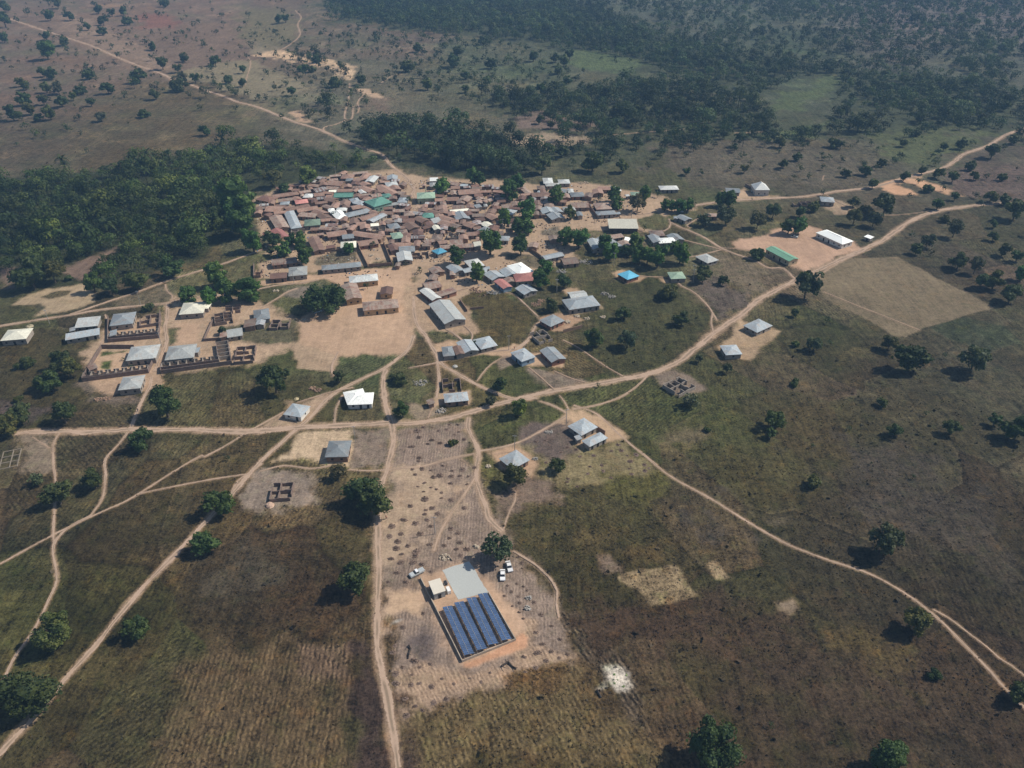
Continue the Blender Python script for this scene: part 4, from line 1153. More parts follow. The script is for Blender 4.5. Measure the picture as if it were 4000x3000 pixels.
def wall_mesh(kind, L, W, h, rise, mat, oh=.45, open_front=False):
    m_ = MB(); a, b_ = L/2-oh, W/2-oh; s = rise/(W/2)
    hh = h-.15
    if kind == 'g':
        zr = hh+s*b_*.98+.0
        m_.add([(-a,-b_,-.1),(a,-b_,-.1),(a,b_,-.1),(-a,b_,-.1),(-a,-b_,hh+s*0),(a,-b_,hh),(a,b_,hh),(-a,b_,hh),(-a,0,zr),(a,0,zr)],
               [(0,1,5,4),(2,3,7,6),(1,2,6,9,5),(3,0,4,8,7),(4,5,9,8),(6,7,8,9),(0,3,2,1)])
    elif kind == 's':
        m_.add([(-a,-b_,-.1),(a,-b_,-.1),(a,b_,-.1),(-a,b_,-.1),(-a,-b_,hh),(a,-b_,hh),(a,b_,hh+rise*.9),(-a,b_,hh+rise*.9)],
               [(0,1,5,4),(1,2,6,5),(2,3,7,6),(3,0,4,7),(4,5,6,7),(0,3,2,1)])
    else: m_.box(-a, a, -b_, b_, -.1, hh)
    return m_.mesh('wall', mat)
nh = 0
occupied = []
def building(t, x1, y1, x2, y2, W, shp, rc, wc, label=None):
    global nh
    nh += 1; big = W >= 8
    h = {'u': 2.0, 'f': .35}.get(shp, 2.5+.25*rnd.random() + (.5 if W >= 10 else 0) - (.4 if W <= 4 else 0))
    if label and 'school' in label: h = 3.3
    if label and 'mosque' in label and W > 9: h = 4.2
    if label and 'tall white' in label: h = 4.5
    if label and 'open shed' in label: h = 3.6
    z = h*.97 if shp != 'f' else 0
    if t[0] in 'AB' and W <= 8 and shp in 'ghs' and not label: W *= 1.22
    p = np.array(at(t, x1, y1, z)); q = np.array(at(t, x2, y2, z)); c = (p+q)/2; L = np.linalg.norm(q-p); d = (q-p)/max(L, .1)
    ang = math.atan2(d[1], d[0]); L = max(L, 2.5)
    if W > L: L, W = W, L; ang += math.pi/2
    if math.cos(ang) < 0: ang += math.pi
    small = L*W < 30
    occupied.append((c[0], c[1], max(L, W)/2))
    nm = 'roofless_building' if shp == 'u' else 'foundation' if shp == 'f' else 'house'; cat = 'house'
    if shp == 'u': cat = 'ruin'
    if shp == 'f': cat = 'foundation'
    if label and 'mosque' in label and W > 9: nm = cat = 'mosque'
    elif label and 'school' in label: nm, cat = 'school_building', 'school'
    elif label and 'open shed' in label: nm, cat = 'open_shed', 'shed'
    elif shp not in 'uf' and small: nm, cat = 'shed', 'shed'
    e_ = bpy.data.objects.new(nm, None); link(e_); e_.location = (c[0], c[1], 0); e_.rotation_euler = (0, 0, ang); e_.empty_display_size = 1
    e_['category'] = cat; e_['group'] = {'ruin': 'roofless building shells', 'foundation': 'foundations'}.get(cat, 'buildings of the village')
    wm = WALL[wc]
    szw = 'tiny' if L*W < 22 else 'small' if L*W < 50 else 'mid-size' if L*W < 100 else 'large' if L*W < 180 else 'huge'
    if shp in 'uf':
        m_ = MB(); tk = .28 if shp == 'u' else .35; nx = max(1, int(L/3.6)); ny = 2 if W > 5 else 1
        def hz(): return h*(rnd.uniform(.72, 1.05) if shp == 'u' else rnd.uniform(.9, 1.05))
        a, b_ = L/2, W/2
        def seg_x(xa, xb, y):
            n = max(1, int((xb-xa)/2.2)); st = (xb-xa)/n
            for i in range(n):
                if shp == 'u' and rnd.random() < .13: continue
                m_.box(xa+i*st, xa+(i+1)*st, y-tk/2, y+tk/2, -.1, hz())
        def seg_y(x, ya, yb):
            n = max(1, int((yb-ya)/2.2)); st = (yb-ya)/n
            for i in range(n):
                if shp == 'u' and rnd.random() < .13: continue
                m_.box(x-tk/2, x+tk/2, ya+i*st, ya+(i+1)*st, -.1, hz()-.013)
        seg_x(-a, a, -b_+tk/2); seg_x(-a, a, b_-tk/2)
        if ny == 2: seg_x(-a+tk, a-tk, rnd.uniform(-.1, .1)*W)
        for i in range(nx+1):
            x = -a+tk/2 + i*(L-tk)/nx; seg_y(x, -b_+tk, b_-tk)
        m_.obj('wall', wm if shp == 'u' else simple('foundation_blocks', (.26, .22, .17)) , e_)
        desc = f'{szw} roofless {"mud" if wc=="M" else "brick" if wc in "BR" else "block"} shell'
    else:
        pitch = {'g': .26, 'h': .34, 's': .1}[shp]; rise = W/2*pitch if shp != 's' else W*.1
        if label and 'tall white' in label: rise = W/2*.8
        if L-W < .4*W and shp == 'h': rise *= .9
        obj('wall', wall_mesh(shp, L, W, h, rise, wm), e_)
        ro = obj('roof', roof_mesh(shp, L, W, h, rise, ROOF[rc]), e_)
        if big and rc in 'zZwcmGpbE' and shp in 'hg':
            m_ = MB(); k_ = W/2 if shp == 'h' else 0; k_ = min(k_, L/2*.92)
            if L/2-k_ > .6: m_.box(-L/2+k_+.1, L/2-k_-.1, -.14, .14, h+rise-.03, h+rise+.07); m_.obj('ridge_cap', ROOF[rc], ro)
        # openings on the sides towards the open ground in front
        cy = math.cos(ang); b_ = W/2-.45; a = L/2-.45
        if not small or L > 3:
            n = max(1, int(L/(3.3 if label is None or 'school' not in label else 4.2))); side = -1 if cy > 0 else 1
            for sd_ in ((side,) if not big else (side, -side)):
                for i in range(n):
                    x = -a+(i+.5)*2*a/n
                    isd = (i == n//2) or (rnd.random() < .15)
                    if i != n//2 and rnd.random() < .12 and n > 2 and not label: continue
                    o = obj('door' if isd else 'window', DOOR if isd else WIN, e_); o.location = (x, sd_*(b_+.02), 0.02 if isd else .95+.15)
            if W > 6.5:
                sg = -1 if math.sin(ang) > -.1 else 1
                for yy in ((0,) if W < 9 else (-W*.2, W*.2)):
                    o = obj('window', WIN, e_); o.location = (sg*(a+.02), yy, 1.05); o.rotation_euler = (0, 0, math.pi/2)
        shw = {'g': 'gable-roofed', 'h': 'hip-roofed', 's': 'lean-to'}[shp]
        desc = f'{szw} {CN[rc]} {shw} {"shed" if cat == "shed" else "house"}'
        if nm == 'mosque':
            m_ = MB(); m_.tube((0, 0, h+rise-.4), (0, 0, h+rise+3.2), .25, .2, 8); m_.tube((0, 0, h+rise+3.2), (0, 0, h+rise+4.4), .32, .02, 8)
            m_.obj('roof_spire', ROOF['E'] if rc == 'G' else ROOF['m'], e_)
    if label: e_['label'] = label
    else: want_label(e_, desc, c[0], c[1], z)
    return e_
cur = None
for ln in HOUSES.strip().split('\n'):
    ln = ln.strip()
    if ln in TILES: cur = ln; continue
    lab = None
    if '|' in ln: ln, lab = ln.split('|')
    a = ln.split(); code = a[5]; wc = None
    if ':' in code: code, wc = code.split(':')
    shp, rc = code[0], code[1]
    if shp in 'uf': wc = {'M': 'M', 'C': 'C', 'B': 'R', 'R': 'R'}[rc]
    building(cur, *[float(t) for t in a[:5]], shp, rc, wc or DEFW[rc], lab)
for ply in ('G 562 428 645 402 745 380 850 382 878 402 885 470 890 520 700 508 560 470', 'G 905 430 990 405 1075 400 1225 425 1235 440 1090 470 1060 500 1050 530 890 540 900 470'):
    P = pts_of(ply.split()); Pn = np.array(P)
    for _ in range(900):
        x = rnd.uniform(Pn[:, 0].min(), Pn[:, 0].max()); y = rnd.uniform(Pn[:, 1].min(), Pn[:, 1].max())
        d, i_ = polydist(np.array([x]), np.array([y]), P)
        if not i_[0]: continue
        if min(math.hypot(x-o[0], y-o[1])-o[2]*.72 for o in occupied) < 2.9: continue
        if min(float(np.min(np.hypot(P2[:, 0]-x, P2[:, 1]-y))) for k_, w_, P2 in road_pl if w_ > 1.5) < 5: continue
        L = rnd.uniform(5, 9); an = rnd.gauss(0, .3)+(math.pi/2 if rnd.random() < .3 else 0); z = 2.7
        p1 = to_px(x-L/2*math.cos(an), y-L/2*math.sin(an), z); p2 = to_px(x+L/2*math.cos(an), y+L/2*math.sin(an), z); k_ = 2212/4000
        building('G', p1[0]*k_, p1[1]*k_, p2[0]*k_, p2[1]*k_, rnd.uniform(4, 5.5), 'g', rnd.choice('rrrRttts'), 'M')
# ------------------------------------------------------------------ walls, unfinished rows
def ribbon(P, h, tk, mat, name, **tags):
    P = [np.array(p) for p in P]; n = len(P); Lf = []; Rt = []
    for i in range(n):
        d0 = P[i]-P[i-1] if i else P[1]-P[0]; d1 = P[i+1]-P[i] if i < n-1 else d0
        d0 = d0/np.linalg.norm(d0); d1 = d1/np.linalg.norm(d1); b_ = d0+d1; b_ /= np.linalg.norm(b_)+1e-9
        nn = np.array([-b_[1], b_[0]]); s = tk/2/max(.35, abs(nn@np.array([-d0[1], d0[0]]))); Lf.append(P[i]+nn*s); Rt.append(P[i]-nn*s)
    c = P[0]; vs = []; fs = []
    for i in range(n):
        for q in (Lf[i], Rt[i]):
            vs += [(q[0]-c[0], q[1]-c[1], -.1), (q[0]-c[0], q[1]-c[1], h+rnd.uniform(-.06, .06))]
    for i in range(n-1):
        a, b_ = i*4, i*4+4; fs += [(a, a+1, b_+1, b_), (a+2, b_+2, b_+3, a+3), (a+1, a+3, b_+3, b_+1)]
    fs += [(0, 2, 3, 1), (n*4-4, n*4-3, n*4-1, n*4-2)]
    m_ = MB(); m_.add(vs, fs); o = m_.obj(name, mat, **tags); o.location = (c[0], c[1], 0); return o
def densify(P, st=6):
    out = []
    for i in range(len(P)-1):
        p, q = np.array(P[i]), np.array(P[i+1]); k_ = max(1, int(np.linalg.norm(q-p)/st))
        out += [tuple(p+(q-p)*j/k_) for j in range(k_)]
    return out+[P[-1]]
for ln in WALLS.strip().split('\n'):
    h, r = ln.split(' : '); p, lab = r.split('|')
    ribbon(densify(pts_of(p.split())), float(h), .3, WALL['R'] if 'brick' in lab else WALL['M'], 'compound_wall', label=lab, category='wall', group='compound walls')
for ln in ROWS.strip().split('\n'):
    p, lab = ln.split('|'); a = p.split(); W = float(a[5]); p0 = np.array(at(a[0], float(a[1]), float(a[2]))); p1 = np.array(at(a[0], float(a[3]), float(a[4])))
    c = (p0+p1)/2; L = np.linalg.norm(p1-p0); ang = math.atan2(*(p1-p0)[::-1])
    e_ = bpy.data.objects.new('unfinished_rooms', None); link(e_); e_.location = (*c, 0); e_.rotation_euler = (0, 0, ang)
    e_['label'] = lab; e_['category'] = 'unfinished building'; e_['group'] = 'unfinished brick rooms'
    n = max(2, int(L/3.4)); st = L/n; tk = .25
    m_ = MB(); m_.box(-L/2, L/2, -W/2, -W/2+tk, -.1, 2.3); m_.obj('front_wall', WALL['R'], e_)
    m_ = MB(); y = W/2
    for i in range(n):   # back wall with a window gap in every room
        x0 = -L/2+i*st; m_.box(x0, x0+st*.34, y-tk, y, -.1, 2.2); m_.box(x0+st*.34, x0+st*.66, y-tk, y, -.1, 1.0); m_.box(x0+st*.66, x0+st, y-tk, y, -.1, 2.203)
    m_.obj('back_wall', WALL['C'], e_)
    for i in range(n+1):
        x = -L/2+tk/2+i*(L-tk)/n; m_ = MB(); m_.box(x-tk/2, x+tk/2, -W/2+tk, W/2-tk, -.1, 2.15+.01*(i % 3)); m_.obj('partition', WALL['C'], e_)
# ------------------------------------------------------------------ solar farm
def empty(name, x, y, ang, **t):
    e_ = bpy.data.objects.new(name, None); link(e_); e_.location = (x, y, 0); e_.rotation_euler = (0, 0, ang)
    for k_, v in t.items(): e_[k_] = v
    return e_
m, nt, b = newmat('solar_cells', .16, .6); tc = N(nt, 'ShaderNodeTexCoord'); g = N(nt, 'ShaderNodeObjectInfo')
br = N(nt, 'ShaderNodeTexBrick'); br.offset = 0; br.inputs['Scale'].default_value = 1; br.inputs['Brick Width'].default_value = .16; br.inputs['Row Height'].default_value = .16
br.inputs['Mortar Size'].default_value = .006; br.inputs['Color1'].default_value = (.05, .095, .2, 1); br.inputs['Color2'].default_value = (.065, .115, .23, 1); br.inputs['Mortar'].default_value = (.14, .17, .24, 1)
nt.links.new(tc.outputs['Object'], br.inputs[0])
nt.links.new(mixc(nt, 1.0, br.outputs[0], mth(nt, 'ADD', mth(nt, 'MULTIPLY', g.outputs['Random'], .3), .9), 'MULTIPLY'), b.inputs['Base Color']); M_cell = m
rows4 = [((682, 740), (922, 1258)), ((808, 692), (1060, 1205)), ((940, 645), (1183, 1148)), ((1062, 600), (1325, 1100))]
words = ['leftmost long row of blue solar panels inside the wall', 'second row of blue solar panels from the left', 'third row of blue solar panels from the left', 'rightmost row of blue solar panels, beside the dirt bank']
panel_me = fr_me = None; arr0 = None
for i, (p, q) in enumerate(rows4):
    p = np.array(at('S', *p, 1.5)); q = np.array(at('S', *q, 1.5)); c = (p+q)/2; L = np.linalg.norm(q-p); d = (q-p)/L; ang = math.atan2(d[1], d[0])
    e_ = empty('solar_array', c[0], c[1], ang, label=words[i], category='solar panels', group='solar array rows')
    nmod = 28; mw = L/nmod; ml = 1.58; tilt = math.atan2(1.0, 4.0)
    # local y axis: left side of travel direction; right(+x world) side is local +y when heading toward camera
    if panel_me is None:
        m_ = MB(); m_.box(-mw/2+.06, mw/2-.06, -ml/2+.05, ml/2-.05, 0, .03); panel_me = m_.mesh('solar_panel', M_cell)
        m_ = MB(); m_.box(-mw/2+.008, mw/2-.008, -ml/2+.012, ml/2-.012, -.03, .018); fr_me = m_.mesh('panel_frame', simple('dark_panel_frame', (.05, .06, .08), .5))
    for k_ in range(nmod):
        for s in (-1, 1):
            y = s*.84; zc = 1.45 - y*math.tan(tilt)
            o = obj('solar_panel', panel_me, e_); o.location = (-L/2+(k_+.5)*mw, y, zc); o.rotation_euler = (-tilt, 0, 0)
            o2 = obj('panel_frame', fr_me, o)
    m_ = MB()
    for k_ in range(0, nmod+1, 4):
        x = -L/2+k_*mw*.98+.2; m_.tube((x, -1.5, -.1), (x, -1.5, 1.75), .06, .06, 6); m_.tube((x, 1.5, -.1), (x, 1.5, 1.0), .06, .06, 6)
        m_.tube((x, -1.9, 1.84), (x, 1.9, .88), .05, .05, 4)
    m_.obj('support_frame', M_metal, e_)
    m_ = MB(); m_.box(-L/2, L/2, -.03, .03, 1.44, 1.49); m_.obj('centre_rail', simple('pale_rail', (.5, .54, .6), .5, .4, .05), e_)
wp = pts_of('S 395 445 620 893 845 1345 1420 1112 1125 600'.split())
ribbon(densify(wp, 8), 1.0, .25, simple('sandcrete_wall', (.42, .36, .29)), 'perimeter_wall', label='tan block wall round the front and sides of the solar arrays', category='wall')
# gravel yard
gm, nt, b = newmat('gravel', .95, .1); ge = N(nt, 'ShaderNodeNewGeometry')
v = mth(nt, 'ADD', mth(nt, 'MULTIPLY', noise(nt, ge.outputs['Position'], 2.5, 4, .8), .5), .72)
nt.links.new(mixc(nt, 1.0, (.47, .49, .47), v, 'MULTIPLY'), b.inputs['Base Color'])
G_ = pts_of('S 632 352 780 300 922 255 1020 420 1122 590 960 635 800 672 715 510'.split())
m_ = MB(); n = len(G_); cxy = np.mean(np.array(G_), 0)
ring = densify([tuple(g_) for g_ in G_]+[tuple(G_[0])], 1.5)[:-1]
ring = [(x+rnd.uniform(-.18, .18), y+rnd.uniform(-.18, .18), .045) for x, y in ring]
m_.add(ring+[(*cxy, .045)], [(i, (i+1) % len(ring), len(ring)) for i in range(len(ring))]); m_.obj('gravel_yard', gm, kind='structure', label='pale grey gravel yard behind the solar arrays')
# control house
p = np.array(at('S', 542, 455, 2.9)); q = np.array(at('S', 602, 595, 2.9)); c = (p+q)/2; L = np.linalg.norm(q-p); ang = math.atan2(*(q-p)[::-1])
e_ = empty('control_house', *c, ang, label='small flat cream-roofed control house beside the gravel yard', category='control house')
m_ = MB(); m_.box(-L/2+.2, L/2-.2, -1.85, 1.85, -.1, 2.75); m_.obj('wall', simple('grey_cladding', (.34, .35, .34)), e_)
m_ = MB(); m_.box(-L/2, L/2, -2.05, 2.05, 2.75, 2.95); m_.obj('roof', simple('cream_panel', (.72, .67, .57), .7, .2, .06), e_)
o = obj('door', DOOR, e_); o.location = (L/2-.19, 0, .02); o.rotation_euler = (0, 0, math.pi/2)
for y in (-1.1, 1.1): m_ = MB(); m_.box(-.5, .5, y*1.78-.1 if False else (1.86 if y > 0 else -1.96), (1.96 if y > 0 else -1.86), 1.3, 2.1); m_.obj('vent', M_dark, e_)
x, y = at('S', 697, 585); e_ = empty('generator', x, y, ang, label='white generator cabinet on skids right of the control house', category='generator')
m_ = MB(); m_.box(-1.1, 1.1, -.55, .55, .18, 1.5); m_.obj('cabinet', simple('white_paint', (.8, .8, .78), .5), e_)
m_ = MB(); m_.box(-1.2, 1.2, -.5, -.38, 0, .18); m_.box(-1.2, 1.2, .38, .5, 0, .18); m_.obj('skid', M_metal, e_)
x, y = at('S', 665, 505); e_ = empty('transformer', x, y, ang, label='dark transformer box behind the white generator cabinet', category='transformer')
m_ = MB(); m_.box(-.6, .6, -.45, .45, 0, 1.3); m_.obj('tank', simple('dark_grey_paint', (.06, .065, .07), .5), e_)
m_ = MB(); [m_.box(-.5+k_*.25, -.42+k_*.25, -.62, .62, .2, 1.1) for k_ in range(5)]; m_.obj('cooling_fin', M_metal, e_)
m_ = MB(); [m_.tube((x_, 0, 1.3), (x_, 0, 1.7), .07, .04, 6) for x_ in (-.35, 0, .35)]; m_.obj('bushing', M_dark, e_)
# ------------------------------------------------------------------ cars
M_glass = simple('car_glass', (.02, .025, .03), .1, .6); M_tyre = simple('tyre', (.02, .02, .02), .8)
PAINT = {'white': simple('white_car_paint', (.82, .83, .84), .3, .5, .03), 'silver': simple('silver_car_paint', (.5, .54, .55), .35, .5, .05), 'blue': simple('blue_car_paint', (.3, .42, .5), .35, .5, .05)}
def loft(prof, wid, mat, name, parent):
    # prof: list of (x, z) outline; extruded across y with slight tuck at the top
    m_ = MB(); n = len(prof); zmax = max(z for x, z in prof)
    vs = []
    for s in (-1, 1):
        for x, z in prof: vs.append((x, s*wid/2*(1-.12*max(0, z-.75)), z))
    fs = [tuple(range(n))[::-1], tuple(range(n, 2*n))]+[(i, (i+1) % n, n+(i+1) % n, n+i) for i in range(n)]
    m_.add(vs, fs); return m_.obj(name, mat, parent)
def car(t, x1, y1, x2, y2, L, kind, paint, label):
    p = np.array(at(t, x1, y1, .7)); q = np.array(at(t, x2, y2, .7)); c = (p+q)/2; ang = math.atan2(*(p-q)[::-1])   # p is the nose
    e_ = empty('pickup_truck' if kind == 'pickup' else 'parked_car', *c, ang, label=label, category='pickup' if kind == 'pickup' else 'car', group='parked vehicles'); h = L/2
    if kind == 'pickup':
        loft([(-h, .45), (h, .45), (h, .85), (h*.9, 1.02), (h*.42, 1.08), (-h*.12, 1.1), (-h, 1.1)], 1.8, PAINT[paint], 'body', e_)
        loft([(h*.40, 1.08), (h*.2, 1.68), (-h*.14, 1.7), (-h*.2, 1.1)], 1.7, M_glass, 'window', e_)
        loft([(h*.2, 1.69), (h*.16, 1.76), (-h*.12, 1.77), (-h*.15, 1.7)], 1.66, PAINT['white'], 'roof', e_)
        m_ = MB(); m_.box(-h*.96, -h*.25, -.8, .8, 1.103, 1.16); m_.obj('bed_cover', PAINT['silver'], e_)
    else:
        loft([(-h, .4), (h, .4), (h, .75), (h*.88, .9), (h*.45, .98), (-h*.7, 1.0), (-h, .92)], 1.75, PAINT[paint], 'body', e_)
        loft([(h*.45, .98), (h*.15, 1.42), (-h*.4, 1.44), (-h*.75, 1.0)], 1.62, M_glass, 'window', e_)
        loft([(h*.17, 1.425), (h*.1, 1.5), (-h*.36, 1.51), (-h*.42, 1.445)], 1.5, PAINT[paint], 'roof', e_)
    for sx_ in (-1, 1):
        for sy_ in (-1, 1):
            m_ = MB(); x = sx_*h*.62; y = sy_*.82; m_.tube((x, y-.11, .33), (x, y+.11, .33), .33, .33, 12); w_ = m_.obj('wheel', M_tyre, e_)
            m_ = MB(); m_.tube((x, y+sy_*.112-.01, .33), (x, y+sy_*.112+.01, .33), .18, .18, 8); m_.obj('rim', M_metal, w_)
    for sy_ in (-1, 1):
        m_ = MB(); m_.box(h-.03, h+.025, sy_*.6-.17, sy_*.6+.17, .6, .76); m_.obj('headlight', M_metal, e_)
car('S', 283, 412, 424, 342, 5.3, 'pickup', 'silver', 'silver and white pickup truck on the tilled field left of the control house')
car('S', 1282, 462, 1280, 345, 4.7, 'car', 'white', 'white car nearest the gravel yard, nose towards the camera')
car('S', 1368, 362, 1335, 258, 4.7, 'car', 'white', 'white car farther right, half hidden under the grey-green tree')
car('C5', 1160, 1015, 1075, 1005, 4.4, 'car', 'silver', 'silver car parked under the twin trees of the school yard')
car('C2', 915, 603, 862, 618, 4.4, 'car', 'blue', 'pale blue car in the shade of the broad spreading tree')
car('E7', 730, 118, 655, 112, 4.4, 'car', 'silver', 'silver car parked in front of the mango row by the road')
# ------------------------------------------------------------------ people
def person(t, x, y, ang, shirt, label, stride=.18):
    X_, Y_ = at(t, x, y); e_ = empty('person', X_, Y_, ang, label=label, category='person')
    V_ = [(0, 0, .95), (0, 0, 1.2), (0, 0, 1.42), (0, 0, 1.52), (0, .0, 1.66), (0, .01, 1.76),
          (0, .1, .9), (stride, .11, .5), (stride*.6, .11, .08), (stride*.6+.13, .11, .04), (0, -.1, .9), (-stride*.4, -.11, .5), (-stride*1.4, -.11, .08), (-stride*1.4+.13, -.11, .04),
          (0, .19, 1.4), (-.08, .24, 1.12), (.05, .25, .88), (.08, .25, .78), (0, -.19, 1.4), (.1, -.24, 1.12), (.22, -.25, .9), (.26, -.25, .81)]
    E_ = [(0, 1), (1, 2), (2, 3), (3, 4), (4, 5), (0, 6), (6, 7), (7, 8), (8, 9), (0, 10), (10, 11), (11, 12), (12, 13), (2, 14), (14, 15), (15, 16), (16, 17), (2, 18), (18, 19), (19, 20), (20, 21)]
    R_ = [.13, .12, .14, .055, .09, .085, .085, .06, .04, .035, .085, .06, .04, .035, .055, .042, .03, .03, .055, .042, .03, .03]
    me = bpy.data.meshes.new('body'); me.from_pydata(V_, E_, []); me.update(); me.materials.append(simple('dark_skin', (.09, .05, .035)))
    o = obj('body', me, e_); md = o.modifiers.new('skin', 'SKIN'); o.modifiers.new('sub', 'SUBSURF').levels = 1
    for i_, r_ in enumerate(R_): me.skin_vertices[0].data[i_].radius = (r_, r_)
    me.skin_vertices[0].data[0].use_root = True
    m_ = MB(); m_.tube((0, 0, .86), (0, 0, 1.15), .2, .17, 12); m_.tube((0, 0, 1.15), (0, 0, 1.46), .17, .17, 12); m_.obj('shirt', simple('shirt_cloth', shirt), e_)
    m_ = MB(); m_.tube((0, .1, .9), (stride, .11, .5), .11, .09, 8); m_.tube((0, -.1, .9), (-stride*.4, -.11, .5), .11, .09, 8); m_.obj('trousers', simple('trouser_cloth', (.05, .05, .07)), e_)
    m_ = MB(); m_.tube((-.01, .01, 1.68), (-.01, .01, 1.79), .1, .06, 10); m_.obj('hair', M_tyre, e_)
if True:
    person('C3', 1508, 1162, .6, (.5, .2, .12), 'person in a reddish shirt walking on the road by the zinc houses')
    person('C3', 1645, 1160, 2.4, (.2, .25, .4), 'person in a blue shirt standing behind the blue-grey hip roof')
    person('D1', 1492, 572, -1.2, (.12, .1, .1), 'dark-clothed person walking the footpath left of the big tree')
    person('D7', 1568, 170, .3, (.5, .08, .06), 'person in a red shirt beside the road under the big double tree')
# ------------------------------------------------------------------ poles
t = None; tok = POLES.split(); i = 0
while i < len(tok):
    t = tok[i]; x, y = at(t, float(tok[i+1]), float(tok[i+2])); i += 3
    e_ = empty('utility_pole', x, y, rnd.uniform(-.3, .3), category='utility pole', group='utility poles')
    want_label(e_, 'slim grey utility pole', x, y, 0)
    m_ = MB(); m_.tube((0, 0, -.1), (0, 0, 8.5), .15, .09, 8); pl = m_.obj('pole', M_pole, e_)
    m_ = MB(); m_.box(-.9, .9, -.06, .06, 7.9, 8.03); ca = m_.obj('crossarm', M_metal, e_)
    for xx in (-.8, 0, .8): m_ = MB(); m_.tube((xx, 0, 8.03), (xx, 0, 8.25), .06, .05, 6); m_.obj('insulator', M_pole, ca)
# ------------------------------------------------------------------ heaps, rubble, dead wood
def blob_mesh(name, mat, rz, seed, n=60, jag=.25, size=.3):
    r2 = np.random.RandomState(seed); vs = []; fs = []
    m_ = MB()
    rings, seg = 4, 10
    for i in range(rings):
        ph = i/rings*math.pi/2
        for j in range(seg):
            th = 2*math.pi*j/seg; k_ = 1+r2.uniform(-jag, jag)
            vs.append((math.cos(ph)*math.cos(th)*k_, math.cos(ph)*math.sin(th)*k_, max(0, math.sin(ph)*rz*k_)-.02))
    vs.append((0, 0, rz))
    for i in range(rings-1):
        for j in range(seg): fs.append((i*seg+j, i*seg+(j+1) % seg, (i+1)*seg+(j+1) % seg, (i+1)*seg+j))
    for j in range(seg): fs.append(((rings-1)*seg+j, (rings-1)*seg+(j+1) % seg, len(vs)-1))
    m_.add(vs, fs)
    for _ in range(n):
        th = r2.uniform(0, 6.28); r_ = r2.uniform(.1, 1.1); z = max(.02, rz*math.sqrt(max(0, 1-min(r_, 1)**2)))+r2.uniform(0, .1)
        c = np.array([math.cos(th)*r_, math.sin(th)*r_, z]); a = r2.normal(size=3); a /= np.linalg.norm(a); b_ = r2.normal(size=3); b_ /= np.linalg.norm(b_)
        m_.add([c-a*size*.5, c+b_*size*.5, c+a*size*.5, c-b_*size*.5], [(0, 1, 2, 3)])
    return m_.mesh(name, mat)
M_weed = simple('dry_weed', (.2, .145, .115), .95, .1, .3, 2); weeds = [blob_mesh('weed_heap', M_weed, .3, 50+i, 70, .35, .42) for i in range(4)]
cur = None
for ln in HEAPS.strip().split('\n'):
    a = ln.split()
    if a[0] in TILES: cur = a[0]; continue
    for i in range(0, len(a)-2, 3):
        x, y = at(cur, float(a[i]), float(a[i+1])); R = float(a[i+2])*TILES[cur][2]/2212/pxm(y)*1.08
        o = obj('weed_heap', rnd.choice(weeds)); o.location = (x, y, 0); o.scale = (R, R*rnd.uniform(.55, 1.15), R*rnd.uniform(.4, .8)); o.rotation_euler = (0, 0, rnd.uniform(-.4, .4))
        o['category'] = 'weed heap'; o['group'] = 'dark dry weed heaps on the tilled fields'; o['label'] = 'low dark heap of dry weeds on bare tilled soil'
def heap(t, x, y, r, mat, rz, label, name='sand_heap', n=0):
    X_, Y_ = at(t, x, y); R = r*TILES[t][2]/2212/pxm(Y_)
    o = obj(name, blob_mesh(name, mat, rz, int(x+y), n, .1, .2)); o.location = (X_, Y_, 0); o.scale = (R, R, R); o['category'] = name.replace('_', ' '); o['label'] = label
heap('D2', 705, 1590, 48, simple('pink_sand', (.5, .35, .26)), .7, 'round pinkish sand heap in front of the four-room shell')
heap('D2', 990, 440, 28, simple('straw', (.5, .42, .26)), .6, 'pale straw heap behind the house on the verge', 'straw_heap', 30)
heap('D3', 490, 88, 30, simple('grey_stone', (.42, .41, .38)), .5, 'grey stone heap beside the road fork', 'stone_heap', 20)
heap('C1', 258, 1162, 32, simple('straw2', (.46, .4, .27)), .35, 'flat straw heap behind the star-shaped cream roof', 'straw_heap', 30)
M_rub = [simple('red_rubble', (.3, .2, .14)), simple('grey_rubble', (.33, .31, .28)), simple('pale_rubble', (.45, .38, .29))]
RUB = 'C3 920 300 60 0 C3 990 335 55 0 C3 1190 350 80 1 C3 1270 340 60 1 C3 1830 520 80 0 C3 1900 470 60 0 D3 110 265 80 1 D3 340 570 60 1 D3 1505 800 40 1 B5 180 880 170 1 A5 120 340 130 2 C4 595 365 60 1 C4 700 405 60 1 C4 340 720 40 2 C4 570 700 40 2 C4 190 685 45 2 C4 60 770 45 2 D1 1060 448 40 0 D1 1150 440 40 0 D2 1160 325 40 0 D2 1215 345 45 0 B2 920 730 60 2 B2 1080 815 55 2 B4 1560 1110 130 1 B4 2080 880 90 1 D3 850 1170 24 2 D3 1355 1090 26 1 S 660 215 60 2 S 1000 100 30 2 S 1550 765 28 1 S 1565 655 24 1 C2 290 315 45 2 C2 695 740 50 2'.split()
